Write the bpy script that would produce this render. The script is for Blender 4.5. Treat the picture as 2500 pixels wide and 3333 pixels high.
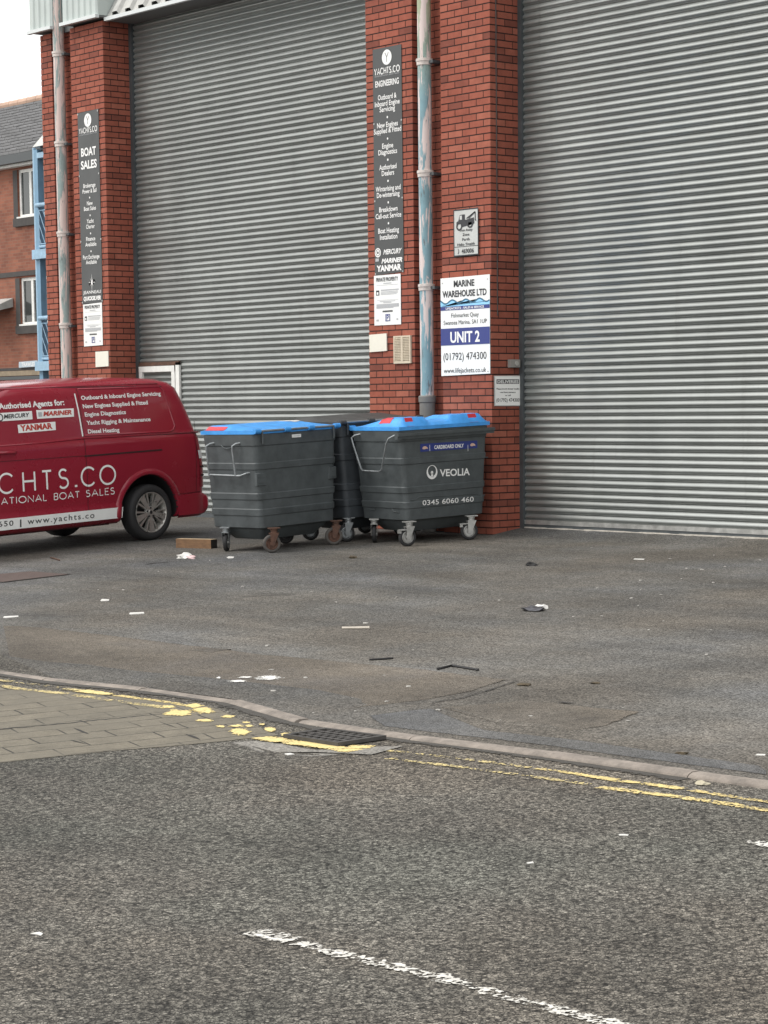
import bpy, bmesh, math, random
from math import sin, cos, pi, radians, sqrt, atan2
from mathutils import Vector, Matrix, Euler
random.seed(7)
for o in list(bpy.data.objects): bpy.data.objects.remove(o)
S = bpy.context.scene
COL = S.collection

# ------------------------------------------------------------------ camera
F, PY = 7308.854, 2098.695                      # focal length and principal row for a 2500 x 3333 frame
CAM = Vector((17.8002, -16.5684, 1.3596))
EUL = Euler((1.46652, 0.010997, 0.86901), 'XYZ')
cam = bpy.data.cameras.new('camera'); co = bpy.data.objects.new('camera', cam); COL.objects.link(co)
co.location = CAM; co.rotation_euler = EUL
cam.sensor_fit = 'VERTICAL'; cam.sensor_height = 36.0; cam.lens = F / 3333 * 36.0
cam.shift_y = (PY - 1666.5) / 3333
cam.clip_start = 0.2; cam.clip_end = 2000
S.camera = co
S.render.resolution_x, S.render.resolution_y = 768, 1024

# ------------------------------------------------------------------ world, sun, exposure
SUN_DIR = Vector((-0.34, -0.55, 0.76)).normalized()     # towards the sun
W = bpy.data.worlds.new('World'); S.world = W; W.use_nodes = True
wn = W.node_tree.nodes; wl = W.node_tree.links
bg = wn['Background']; sky = wn.new('ShaderNodeTexSky'); sky.sky_type = 'NISHITA'; sky.sun_disc = False
sky.sun_elevation = math.asin(SUN_DIR.z); sky.sun_rotation = atan2(SUN_DIR.x, SUN_DIR.y)
sky.dust_density = 2.0; sky.air_density = 1.0; sky.ozone_density = 1.0
hsv = wn.new('ShaderNodeHueSaturation'); hsv.inputs['Saturation'].default_value = 0.35      # thin bright cloud: the blue is mostly washed out
ovc = wn.new('ShaderNodeMix'); ovc.data_type = 'RGBA'; ovc.inputs[0].default_value = 0.62; ovc.inputs[7].default_value = (10.1, 10.0, 9.75, 1)
wl.new(sky.outputs[0], hsv.inputs['Color']); wl.new(hsv.outputs[0], ovc.inputs[6]); wl.new(ovc.outputs[2], bg.inputs[0])
bg.inputs[1].default_value = 0.13
sun = bpy.data.lights.new('sun', 'SUN'); so = bpy.data.objects.new('sun', sun); COL.objects.link(so)
sun.energy = 1.15; sun.angle = radians(26); sun.color = (1.0, 0.96, 0.9)
so.rotation_euler = SUN_DIR.to_track_quat('Z', 'Y').to_euler(); so.location = (0, -10, 20)
S.view_settings.view_transform = 'Standard'; S.view_settings.look = 'None'
S.view_settings.exposure = 0.58; S.view_settings.gamma = 1.0
S.render.engine = 'CYCLES'

# ------------------------------------------------------------------ rays of the photograph, to survey real positions
RM = EUL.to_matrix()
def ray(x, y): return RM @ Vector(((x - 1250) / F, -(y - PY) / F, -1.0))
def hit(x, y, p, n):
    d = ray(x, y); n = Vector(n); return CAM + d * ((Vector(p) - CAM).dot(n) / d.dot(n))
SL = 0.04
def gz(Y): return SL * Y if Y < 0 else 0.0
def yardp(x, y): return hit(x, y, (0, 0, 0), (0, -SL, 1))
RS, RX, RZ = 0.03, -0.003, -0.3665
def rz(Y, X=8.0): return RZ + RS * (Y + 9) + RX * (X - 8)
def roadp(x, y): return hit(x, y, (8, -9, RZ), (-RX, -RS, 1))

# ------------------------------------------------------------------ materials
MATS = {}
def mat(name, col=(.5, .5, .5), rough=.6, metal=0.0, noise=0.0, nscale=6.0, bump=0.0, bscale=60.0, spec=None, coat=0.0, stretch=None):
    if name in MATS: return MATS[name]
    m = bpy.data.materials.new(name); m.use_nodes = True; MATS[name] = m
    n = m.node_tree.nodes; l = m.node_tree.links; b = n['Principled BSDF']
    b.inputs['Base Color'].default_value = (*col, 1); b.inputs['Roughness'].default_value = rough; b.inputs['Metallic'].default_value = metal
    if spec is not None: b.inputs['Specular IOR Level'].default_value = spec
    if coat: b.inputs['Coat Weight'].default_value = coat; b.inputs['Coat Roughness'].default_value = .08
    tc = n.new('ShaderNodeTexCoord'); vec = tc.outputs['Object']
    if stretch:
        mp = n.new('ShaderNodeMapping'); mp.inputs['Scale'].default_value = stretch; l.new(vec, mp.inputs[0]); vec = mp.outputs[0]
    if noise:
        t = n.new('ShaderNodeTexNoise'); t.inputs['Scale'].default_value = nscale; t.inputs['Detail'].default_value = 6; t.inputs['Roughness'].default_value = .65
        l.new(vec, t.inputs['Vector'])
        r = n.new('ShaderNodeMapRange'); r.inputs[1].default_value = .3; r.inputs[2].default_value = .7; r.inputs[3].default_value = 1 - noise; r.inputs[4].default_value = 1 + noise
        l.new(t.outputs[0], r.inputs[0])
        mx = n.new('ShaderNodeVectorMath'); mx.operation = 'SCALE'; mx.inputs[0].default_value = col; l.new(r.outputs[0], mx.inputs['Scale'])
        l.new(mx.outputs[0], b.inputs['Base Color'])
        r2 = n.new('ShaderNodeMapRange'); r2.inputs[1].default_value = .3; r2.inputs[2].default_value = .7; r2.inputs[3].default_value = max(0, rough - .12); r2.inputs[4].default_value = min(1, rough + .12)
        l.new(t.outputs[0], r2.inputs[0]); l.new(r2.outputs[0], b.inputs['Roughness'])
    if bump:
        t2 = n.new('ShaderNodeTexNoise'); t2.inputs['Scale'].default_value = bscale; t2.inputs['Detail'].default_value = 4
        l.new(vec, t2.inputs['Vector'])
        bp = n.new('ShaderNodeBump'); bp.inputs['Strength'].default_value = bump; bp.inputs['Distance'].default_value = .01
        l.new(t2.outputs[0], bp.inputs['Height']); l.new(bp.outputs[0], b.inputs['Normal'])
    return m

class NT:
    """small node-graph helper"""
    def __init__(s, name):
        s.m = bpy.data.materials.new(name); s.m.use_nodes = True; MATS[name] = s.m
        s.n = s.m.node_tree.nodes; s.l = s.m.node_tree.links; s.b = s.n['Principled BSDF']; s.out = s.n['Material Output']
        s.obj = s.n.new('ShaderNodeTexCoord').outputs['Object']
    def lk(s, a, b): s.l.new(a, b)
    def scale(s, v, sc):
        m = s.n.new('ShaderNodeMapping'); m.inputs['Scale'].default_value = sc; s.lk(v, m.inputs[0]); return m.outputs[0]
    def noise(s, sc, v=None, det=5, rough=.6, dist=0):
        t = s.n.new('ShaderNodeTexNoise'); t.inputs['Scale'].default_value = sc; t.inputs['Detail'].default_value = det; t.inputs['Roughness'].default_value = rough
        t.inputs['Distortion'].default_value = dist
        s.lk(v or s.obj, t.inputs['Vector']); return t.outputs[0]
    def vor(s, sc, v=None, out='Color', feat='F1'):
        t = s.n.new('ShaderNodeTexVoronoi'); t.inputs['Scale'].default_value = sc; t.feature = feat
        s.lk(v or s.obj, t.inputs['Vector']); return t.outputs[out]
    def ramp(s, f, pts):
        r = s.n.new('ShaderNodeValToRGB'); e = r.color_ramp.elements
        while len(e) < len(pts): e.new(.5)
        for k, (p, c) in enumerate(pts):
            e[k].position = p; e[k].color = (c, c, c, 1) if isinstance(c, (int, float)) else (*c, 1)
        s.lk(f, r.inputs[0]); return r.outputs[0]
    def mix(s, f, a, b, mode='MIX'):
        m = s.n.new('ShaderNodeMix'); m.data_type = 'RGBA'; m.blend_type = mode
        for v, i in ((f, 0), (a, 6), (b, 7)):
            if isinstance(v, (int, float)): m.inputs[i].default_value = v if i == 0 else (v, v, v, 1)
            elif isinstance(v, tuple): m.inputs[i].default_value = (*v, 1)
            else: s.lk(v, m.inputs[i])
        return m.outputs[2]
    def math(s, op, a, b=0.0):
        m = s.n.new('ShaderNodeMath'); m.operation = op
        for v, i in ((a, 0), (b, 1)):
            if isinstance(v, (int, float)): m.inputs[i].default_value = v
            else: s.lk(v, m.inputs[i])
        return m.outputs[0]
    def bump(s, h, st=.5, d=.01):
        b = s.n.new('ShaderNodeBump'); b.inputs['Strength'].default_value = st; b.inputs['Distance'].default_value = d
        s.lk(h, b.inputs['Height']); s.lk(b.outputs[0], s.b.inputs['Normal'])
    def alpha(s, f): s.lk(f, s.b.inputs['Alpha'])
    def col(s, c): s.lk(c, s.b.inputs['Base Color'])

def ragged_edge(g):
    at = g.n.new('ShaderNodeAttribute'); at.attribute_name = 'edge'
    k = g.math('ADD', at.outputs['Fac'], g.math('MULTIPLY', g.math('ADD', g.noise(7, det=7, rough=.75), -.5), 1.6))
    g.alpha(g.ramp(k, [(.28, 0.0), (.66, 1.0)]))
def asphalt(name, base, tint, grain, contrast, streak, spec=.25, ragged=False, cool=1.08, stones=False):
    g = NT(name)
    if ragged: ragged_edge(g)
    cell = g.vor(grain, out='Color'); cellv = g.ramp(cell, [(.1, 1 - contrast), (.5, 1.0), (.9, 1 + contrast)])
    edge = g.vor(grain, out='Distance'); gap = g.ramp(edge, [(.0, 1.12), (.45, 1.0), (.78, .26 if contrast > .55 else .5)])
    big = g.noise(.55, det=6, rough=.62, dist=.4); bigv = g.ramp(big, [(.3, .68), (.5, 1.0), (.72, 1.32)])
    st = g.noise(1.0, v=g.scale(g.obj, streak), det=6, rough=.7); stv = g.ramp(st, [(.3, .74), (.5, 1.0), (.7, 1.25)])
    hue = g.ramp(g.noise(.4, det=4), [(.34, (base[0] * .93, base[1] * .98, base[2] * cool)), (.48, base), (.62, tint)])
    c = g.mix(1.0, hue, bigv, 'MULTIPLY'); c = g.mix(1.0, c, stv, 'MULTIPLY'); c = g.mix(1.0, c, cellv, 'MULTIPLY'); c = g.mix(1.0, c, gap, 'MULTIPLY')
    if stones:
        de = g.vor(grain, v=g.mix(.012, g.obj, g.n.new('ShaderNodeTexNoise').outputs['Color'], 'ADD'), out='Distance', feat='DISTANCE_TO_EDGE')
        pit = g.ramp(g.noise(38, det=4, rough=.7), [(.40, .30), (.56, 1.0)]); gp_ = g.ramp(de, [(.02, .16), (.16, 1.0)])
        c = g.mix(1.0, c, gp_, 'MULTIPLY'); c = g.mix(1.0, c, pit, 'MULTIPLY')
    fine = g.noise(23, det=3); c = g.mix(1.0, c, g.ramp(fine, [(.3, .8), (.7, 1.2)]), 'MULTIPLY')
    sp = g.vor(6.5, out='Distance'); spm = g.ramp(sp, [(.028, 1.0), (.05, 0.0)]); keep = g.ramp(g.vor(6.5, out='Color'), [(.72, 0.0), (.76, .55)])
    c = g.mix(g.math('MULTIPLY', spm, keep), c, (.42, .4, .37))
    stain = g.ramp(g.noise(1.7, det=3, dist=.6), [(.66, 0.0), (.78, .45)]); c = g.mix(stain, c, (.03, .028, .026))
    g.col(c); g.b.inputs['Roughness'].default_value = .88; g.b.inputs['Specular IOR Level'].default_value = spec
    h = g.math('ADD', g.math('MULTIPLY', edge, -.7), g.math('MULTIPLY', fine, .5)); g.bump(h, .8, .008)
    return g.m
M_ROAD = asphalt('road asphalt', (.220, .205, .176), (.240, .212, .174), 66, .46, (.25, 1.2, 1), cool=.98, stones=True)
M_YARD = asphalt('yard asphalt', (.128, .123, .113), (.134, .121, .103), 92, .50, (.25, 1.6, 1))
M_PATCH = asphalt('patch asphalt', (.142, .123, .100), (.133, .118, .099), 120, .26, (.5, 1.1, 1), ragged=True)
M_PATCHC = asphalt('tarmac filled cover', (.125, .112, .095), (.120, .108, .094), 130, .22, (.5, 1.1, 1))

def brick_mat(name, lo, mid, hi):
    g = NT(name)
    a = g.n.new('ShaderNodeAttribute'); a.attribute_name = 'tone'
    base = g.ramp(a.outputs['Fac'], [(0.0, lo), (.15, mid), (.7, mid), (1.0, hi)])
    n1 = g.ramp(g.noise(9, det=6), [(.3, .84), (.7, 1.13)]); c = g.mix(1.0, base, n1, 'MULTIPLY')
    n2 = g.ramp(g.noise(.9, det=4), [(.3, .86), (.7, 1.1)]); c = g.mix(1.0, c, n2, 'MULTIPLY')
    sp = g.ramp(g.noise(55, det=2), [(.60, 0.0), (.72, .35)]); c = g.mix(sp, c, tuple(.55 * v for v in lo))
    wh = g.ramp(g.noise(2.3, det=7, rough=.75), [(.66, 0.0), (.8, .28)]); c = g.mix(wh, c, (.5, .40, .36))
    g.col(c); g.b.inputs['Roughness'].default_value = .85; g.b.inputs['Specular IOR Level'].default_value = .25
    g.bump(g.noise(130, det=4), .35, .004)
    return g.m
M_BRICK = brick_mat('red brick', (.20, .064, .045), (.298, .090, .059), (.355, .120, .080))
M_BRICKD = mat('sooty brick mortar', (.028, .013, .011), .95, noise=.3, nscale=12)
M_STEEL = mat('galvanised slat steel', (.27, .285, .275), .38, .6, noise=.09, nscale=2.2, stretch=(1, 1, .5), bump=.05, bscale=7)
M_STEEL0 = M_STEEL
M_DSTEEL = mat('dark grey steel', (.085, .095, .10), .5, .3, noise=.2)
M_BOTRAIL = mat('scuffed aluminium rail', (.42, .42, .40), .45, .6, noise=.3, nscale=9)
M_WHITE = mat('white sign enamel', (.80, .81, .79), .45, noise=.05, nscale=5)
M_WHITEP = mat('white frame paint', (.74, .74, .71), .5, noise=.12, nscale=10)
M_CREAM = mat('cream plate', (.74, .72, .62), .5, noise=.06)
M_BLACK = mat('black ink', (.025, .026, .03), .5)
M_INKB = mat('navy ink', (.03, .045, .13), .5)
M_NAVY = mat('navy print', (.026, .042, .20), .45)
M_SKYB = mat('pale blue print', (.28, .60, .86), .45)
M_SIGNG = mat('charcoal sign panel', (.052, .055, .055), .42, noise=.1, nscale=4)
M_LETW = mat('white lettering', (.82, .82, .80), .5)
M_GREYT = mat('faint grey print', (.42, .43, .44), .5)
M_SILVER = mat('silver grey sign', (.50, .51, .49), .45, .1, noise=.08)
M_RED = mat('red print', (.52, .035, .05), .5)
M_ORN = mat('red brand print', (.45, .05, .035), .5)
M_PINKH = mat('flesh print', (.62, .42, .33), .6)
M_BINB = mat('grey bin plastic', (.074, .084, .087), .47, noise=.24, nscale=6, bump=.10, bscale=25, spec=.4)
M_BIND = mat('dark bin plastic', (.048, .055, .062), .5, noise=.18, nscale=4, spec=.4)
M_LIDB = mat('blue lid plastic', (.060, .31, .74), .42, noise=.16, nscale=7, spec=.5)
M_LIDD = mat('charcoal lid plastic', (.050, .050, .049), .55, noise=.2, nscale=5)
M_ZINC = mat('zinc plated steel', (.40, .40, .385), .45, .6, noise=.2, nscale=20)
M_TUBE = mat('galvanised tube', (.30, .32, .33), .42, .6, noise=.2, nscale=15)
M_RUST = mat('rusty steel', (.105, .055, .038), .8, .1, noise=.45, nscale=18)
M_RUB = mat('black rubber', (.022, .022, .023), .75, noise=.25, nscale=14)
M_RUBG = mat('dusty grey rubber', (.075, .068, .062), .8, noise=.3, nscale=14)
M_VAN = mat('dark red van paint', (.262, .0155, .031), .25, noise=.02, nscale=1.2, coat=.35, spec=.45)
M_VAND = mat('black underbody', (.018, .018, .019), .8)
M_SEAM = mat('panel gap', (.028, .006, .008), .7)
M_ALLOY = mat('silver alloy', (.50, .49, .46), .34, .7, noise=.12, nscale=14)
M_LAMP = mat('red lamp lens', (.20, .012, .02), .2, spec=.6)
M_LAMPC = mat('clear lamp lens', (.62, .62, .62), .2, spec=.6)
M_GLASSD = mat('dark window glass', (.045, .05, .05), .08, spec=.7)
M_CLAD = mat('pale green grey cladding', (.46, .51, .49), .5, noise=.08, nscale=3)
M_CLADG = mat('weathered grey cladding', (.42, .42, .40), .55, noise=.2, nscale=5)
M_FASC = mat('pale fascia trim', (.62, .65, .65), .45, noise=.06)
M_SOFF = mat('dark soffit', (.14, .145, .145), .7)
M_SLATE = mat('grey roof slate', (.155, .155, .158), .6, noise=.38, nscale=2.2, stretch=(1, 1, 7))
M_RIDGE = mat('terracotta ridge tile', (.47, .32, .24), .8, noise=.25, nscale=2)
M_GUTTER = mat('dark gutter', (.055, .062, .065), .5)
M_BLUEST = mat('pale blue painted steel', (.15, .28, .40), .5, noise=.12, nscale=4)
M_SLBLUE = mat('light blue rail paint', (.27, .42, .55), .5, noise=.2, nscale=8)
M_SBRICK = mat('dark engineering brick', (.060, .055, .052), .85, noise=.3, nscale=9)
M_STONE = mat('buff stone band', (.27, .215, .15), .9, noise=.3, nscale=5)
M_WOOD = mat('sawn timber', (.185, .105, .055), .8, noise=.3, nscale=9, stretch=(1, 6, 6))
M_WOODE = mat('dark timber end', (.03, .027, .025), .9)
M_WOODT = mat('pale timber top', (.52, .40, .25), .8, noise=.25, nscale=9)
M_KERB = mat('weathered granite kerb', (.225, .195, .168), .9, noise=.42, nscale=8, bump=.7, bscale=45)
M_CONC = mat('pale concrete', (.27, .255, .235), .92, noise=.35, nscale=8, bump=.4, bscale=40)
M_IRON = mat('cast iron', (.060, .056, .052), .75, .2, noise=.35, nscale=14)
M_IRONR = mat('rust brown cover', (.092, .066, .058), .85, .1, noise=.3, nscale=11, bump=.5, bscale=60)
M_VOID = mat('black void', (.004, .004, .004), 1.0)
M_PAPER = mat('white paper litter', (.62, .61, .58), .7, noise=.08)
M_STICK = mat('bleached stick', (.55, .50, .43), .8, noise=.2)
M_BLKP = mat('black plastic strip', (.012, .012, .013), .6)
M_LEAF = mat('dead leaf', (.075, .058, .035), .9, noise=.3)
M_BEIGE = mat('beige plastic vent', (.58, .50, .38), .55, noise=.12)
M_CABLE = mat('grey conduit', (.075, .068, .065), .6)
M_PEB = mat('pale stone chip', (.34, .325, .30), .9, noise=.2)

def pipe_mat(name, paint, under, bias, zb=None):
    g = NT(name)
    sx = g.scale(g.obj, (14, 14, 1.6)); f = g.noise(1.0, v=sx, det=8, rough=.62, dist=.5)
    mask = g.ramp(f, [(bias - .012, 0.0), (bias + .012, 1.0)])
    pv = g.ramp(g.noise(3, det=4), [(.3, .82), (.7, 1.15)])
    if zb:
        sep = g.n.new('ShaderNodeSeparateXYZ'); g.lk(g.obj, sep.inputs[0])
        band = g.ramp(g.math('DIVIDE', sep.outputs[2], 8.0), [(zb[0] / 8, paint), (zb[1] / 8, zb[2])])
        pc = g.mix(1.0, band, pv, 'MULTIPLY')
    else: pc = g.mix(1.0, paint, pv, 'MULTIPLY')
    c = g.mix(mask, under, pc)
    f2 = g.noise(1.0, v=g.scale(g.obj, (22, 22, 3.2)), det=8, rough=.7); dk = g.ramp(f2, [(.60, 0.0), (.64, .8)])
    c = g.mix(dk, c, (.12, .125, .125)); g.col(c); g.b.inputs['Roughness'].default_value = .62
    g.bump(mask, .4, .004); return g.m
M_PIPE_A = pipe_mat('flaking pink and grey pipe paint', (.27, .34, .33), (.62, .50, .46), .505)
M_PIPE_B = pipe_mat('flaking blue green pipe paint', (.20, .335, .38), (.66, .56, .53), .492, (3.2, 4.4, (.37, .40, .24)))
M_COLLAR = mat('pale pipe collar', (.60, .54, .50), .6, noise=.25, nscale=22)
M_PIPEG = mat('bare grey pipe', (.16, .155, .145), .6, noise=.2)

def paint_mat(name, colr, cover, sc, grain):
    g = NT(name)
    f = g.noise(sc, det=7, rough=.72); v = g.vor(grain, out='Color')
    at = g.n.new('ShaderNodeAttribute'); at.attribute_name = 'edge'
    k = g.math('ADD', g.math('ADD', f, g.math('MULTIPLY', v, .34)), g.math('MULTIPLY', at.outputs['Fac'], .30))
    g.alpha(g.ramp(k, [(cover + .25, 0.0), (cover + .31, 1.0)]))
    c = g.mix(1.0, colr, g.ramp(g.noise(40, det=3), [(.3, .75), (.7, 1.1)]), 'MULTIPLY'); g.col(c)
    g.b.inputs['Roughness'].default_value = .8; return g.m
M_YEL = paint_mat('worn yellow paint', (.66, .52, .22), .655, 4.0, 85)
M_YELW = paint_mat('very worn yellow paint', (.60, .49, .23), .735, 5.0, 85)
M_YELF = paint_mat('fresh yellow paint', (.68, .54, .23), .615, 5.0, 85)
M_WLINE = paint_mat('worn white paint', (.62, .60, .55), .72, 9.0, 75)
M_WLINEF = paint_mat('white paint remains', (.66, .64, .59), .65, 14.0, 75)
M_YELS = paint_mat('thick yellow paint', (.70, .56, .24), .50, 9.0, 85)
def collar_mat():
    g = NT('scattered concrete'); f = g.noise(5.5, det=7, rough=.7)
    ragged_edge(g); v = g.ramp(g.vor(90, out='Color'), [(.1, .45), (.9, 1.3)])
    g.col(g.mix(1.0, (.225, .212, .19), v, 'MULTIPLY')); g.b.inputs['Roughness'].default_value = .9; return g.m
M_COLC = collar_mat()
def edge_patch(name, base, tint):
    return asphalt(name, base, tint, 130, .24, (.5, 1.1, 1), ragged=True)
M_PATCH2 = edge_patch('brown patch', (.143, .122, .097), (.130, .116, .098))
M_PATCH3 = edge_patch('blue grey patch', (.118, .121, .126), (.134, .132, .128))

def paver_mat():
    g = NT('grey brown pavers')
    uv = g.n.new('ShaderNodeUVMap').outputs[0]
    b = g.n.new('ShaderNodeTexBrick'); b.inputs['Scale'].default_value = 1.0; b.inputs['Brick Width'].default_value = .42; b.inputs['Row Height'].default_value = .21
    b.inputs['Mortar Size'].default_value = .007; b.inputs['Mortar Smooth'].default_value = .3; b.inputs['Bias'].default_value = -.2
    b.inputs['Color1'].default_value = (.160, .141, .106, 1); b.inputs['Color2'].default_value = (.134, .120, .092, 1); b.inputs['Mortar'].default_value = (.028, .025, .02, 1)
    nz = g.n.new('ShaderNodeTexNoise'); nz.inputs['Scale'].default_value = 1.6; g.lk(uv, nz.inputs['Vector'])
    wob = g.n.new('ShaderNodeVectorMath'); wob.operation = 'SCALE'; wob.inputs['Scale'].default_value = .05; g.lk(nz.outputs['Color'], wob.inputs[0])
    ad = g.n.new('ShaderNodeVectorMath'); ad.operation = 'ADD'; g.lk(uv, ad.inputs[0]); g.lk(wob.outputs[0], ad.inputs[1]); g.lk(ad.outputs[0], b.inputs['Vector'])
    c = g.mix(1.0, b.outputs['Color'], g.ramp(g.noise(7, det=7, rough=.7), [(.3, .72), (.7, 1.22)]), 'MULTIPLY')
    c = g.mix(1.0, c, g.ramp(g.vor(120), [(.1, .82), (.9, 1.15)]), 'MULTIPLY')
    ragged_edge(g); fill = g.ramp(g.noise(2.2, det=5, rough=.7), [(.46, 0.0), (.60, .75)]); c = g.mix(fill, c, (.136, .122, .094))
    g.col(c); g.b.inputs['Roughness'].default_value = .92; g.bump(g.noise(60, det=4), .4, .006); return g.m
M_PAVER = paver_mat()
def house_brick():
    g = NT('house brick')
    sep = g.n.new('ShaderNodeSeparateXYZ'); g.lk(g.obj, sep.inputs[0]); cb = g.n.new('ShaderNodeCombineXYZ'); g.lk(sep.outputs[0], cb.inputs[0]); g.lk(sep.outputs[2], cb.inputs[1])
    b = g.n.new('ShaderNodeTexBrick'); b.inputs['Scale'].default_value = 1.0; b.inputs['Brick Width'].default_value = .225; b.inputs['Row Height'].default_value = .075
    b.inputs['Mortar Size'].default_value = .006; b.inputs['Color1'].default_value = (.29, .108, .064, 1); b.inputs['Color2'].default_value = (.20, .070, .043, 1); b.inputs['Mortar'].default_value = (.22, .125, .09, 1)
    g.lk(cb.outputs[0], b.inputs['Vector'])
    c = g.mix(1.0, b.outputs['Color'], g.ramp(g.noise(1.3, det=5), [(.3, .78), (.7, 1.15)]), 'MULTIPLY'); g.col(c); g.b.inputs['Roughness'].default_value = .9; return g.m
M_HOUSE = house_brick()

def steel():
    g = NT('weathered slat steel')
    c = g.mix(1.0, (.295, .31, .30), g.ramp(g.noise(1.0, v=g.scale(g.obj, (1.3, 1, .35)), det=5), [(.3, .90), (.7, 1.10)]), 'MULTIPLY')
    slat = g.ramp(g.noise(1.0, v=g.scale(g.obj, (.05, 1, 13.34)), det=0), [(.35, .93), (.65, 1.07)]); c = g.mix(1.0, c, slat, 'MULTIPLY')
    run = g.ramp(g.noise(1.0, v=g.scale(g.obj, (9, 1, .5)), det=6, rough=.7), [(.60, 0.0), (.75, .35)]); c = g.mix(run, c, (.16, .16, .145))
    sc = g.ramp(g.noise(1.0, v=g.scale(g.obj, (3.5, 1, 22)), det=4, rough=.75), [(.72, 0.0), (.75, .5)]); c = g.mix(sc, c, (.5, .5, .48))
    g.col(c); g.b.inputs['Metallic'].default_value = .6; g.lk(g.ramp(g.noise(2.5, det=5), [(.3, .32), (.7, .47)]), g.b.inputs['Roughness'])
    g.bump(g.noise(1.0, v=g.scale(g.obj, (1.6, 1, 3)), det=3), .25, .012); return g.m
M_STEEL = steel()

# ------------------------------------------------------------------ object helpers
def rootloc(o):
    while o.parent: o = o.parent
    return o.location
def obj(name, vs, fs, m, parent=None, smooth=False, mats=None, mi=None, auto=None):
    off = rootloc(parent) if parent else Vector((0, 0, 0))
    me = bpy.data.meshes.new(name); me.from_pydata([tuple(Vector(v) - off) for v in vs], [], fs)
    for mm in (mats or [m]): me.materials.append(mm)
    if mi: me.polygons.foreach_set('material_index', mi)
    if smooth: me.polygons.foreach_set('use_smooth', [True] * len(fs))
    me.update(); o = bpy.data.objects.new(name, me); COL.objects.link(o)
    if parent: o.parent = parent
    if auto is not None:
        bm = bmesh.new(); bm.from_mesh(me)
        for f in bm.faces: f.smooth = True
        for e in bm.edges:
            if len(e.link_faces) == 2 and e.calc_face_angle(0) > radians(auto): e.smooth = False
        bm.to_mesh(me); bm.free()
    return o
def tag(o, label, cat, group=None):
    o['label'] = label; o['category'] = cat
    if group: o['group'] = group
    return o
def struct(o, kind='structure'): o['kind'] = kind; return o
def thing(name, loc, label, cat, group=None):
    o = bpy.data.objects.new(name, None); COL.objects.link(o); o.location = Vector(loc); o.empty_display_size = .2
    return tag(o, label, cat, group)

class MB:
    def __init__(s): s.v = []; s.f = []
    def quad(s, a, b, c, d): k = len(s.v); s.v += [a, b, c, d]; s.f.append((k, k + 1, k + 2, k + 3))
    def poly(s, pts): k = len(s.v); s.v += list(pts); s.f.append(tuple(range(k, k + len(pts))))
    def box(s, lo, hi, T=None):
        k = len(s.v); c = [(x, y, z) for x in (lo[0], hi[0]) for y in (lo[1], hi[1]) for z in (lo[2], hi[2])]
        s.v += [T(Vector(p)) if T else Vector(p) for p in c]
        s.f += [tuple(k + i for i in q) for q in ((0, 1, 3, 2), (4, 6, 7, 5), (0, 4, 5, 1), (2, 3, 7, 6), (0, 2, 6, 4), (1, 5, 7, 3))]
    def grid(s, rows, closed=False):
        k = len(s.v); n = len(rows[0])
        for r in rows: s.v += [Vector(p) for p in r]
        for i in range(len(rows) - 1):
            for j in range(n if closed else n - 1):
                a = k + i * n + j; b = k + i * n + (j + 1) % n
                s.f.append((a, b, b + n, a + n))
        return k
    def tube(s, pts, r, n=8, cap=True):
        pts = [Vector(p) for p in pts]; rows = []; up = None
        for i, p in enumerate(pts):
            d = (pts[min(i + 1, len(pts) - 1)] - pts[max(i - 1, 0)]).normalized()
            if up is None: up = Vector((0, 0, 1)) if abs(d.z) < .9 else Vector((1, 0, 0))
            a = d.cross(up).normalized(); up = a.cross(d).normalized()
            rows.append([p + (a * cos(t) + up * sin(t)) * r for t in [2 * pi * q / n for q in range(n)]])
        k = s.grid(rows, True)
        if cap: s.f.append(tuple(k + q for q in reversed(range(n)))); m = k + (len(rows) - 1) * n; s.f.append(tuple(m + q for q in range(n)))
    def lathe(s, prof, T, n=32):
        """prof: list of (axial, radius); T maps (axial, u, v)"""
        rows = [[T(Vector((a, r * cos(2 * pi * q / n), r * sin(2 * pi * q / n)))) for q in range(n)] for a, r in prof]
        s.grid(rows, True)
    def cyl(s, a, b, r, n=12): s.tube([a, b], r, n)
    def make(s, name, m, parent=None, smooth=False, auto=None): return obj(name, s.v, s.f, m, parent, smooth, auto=auto)
def boxo(name, lo, hi, m, parent=None, bev=0):
    b = MB(); b.box(lo, hi); o = b.make(name, m, parent)
    if bev:
        bm = bmesh.new(); bm.from_mesh(o.data); bmesh.ops.bevel(bm, geom=bm.edges[:], offset=bev, segments=2, affect='EDGES', profile=.6); bm.to_mesh(o.data); bm.free()
    return o

# --- surfaces: inv(px) -> (a, b) ; P(a, b, off) -> world
class Plane:
    def __init__(s, o, ua, ub):
        s.o = Vector(o); s.a = Vector(ua); s.b = Vector(ub); s.n = s.a.cross(s.b).normalized()
        if s.n.dot(CAM - s.o) < 0: s.n = -s.n
    def inv(s, x, y):
        p = hit(x, y, s.o, s.n) - s.o; return (p.dot(s.a) / s.a.length_squared, p.dot(s.b) / s.b.length_squared)
    def P(s, a, b, off=0.0): return s.o + s.a * a + s.b * b + s.n * off

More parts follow.
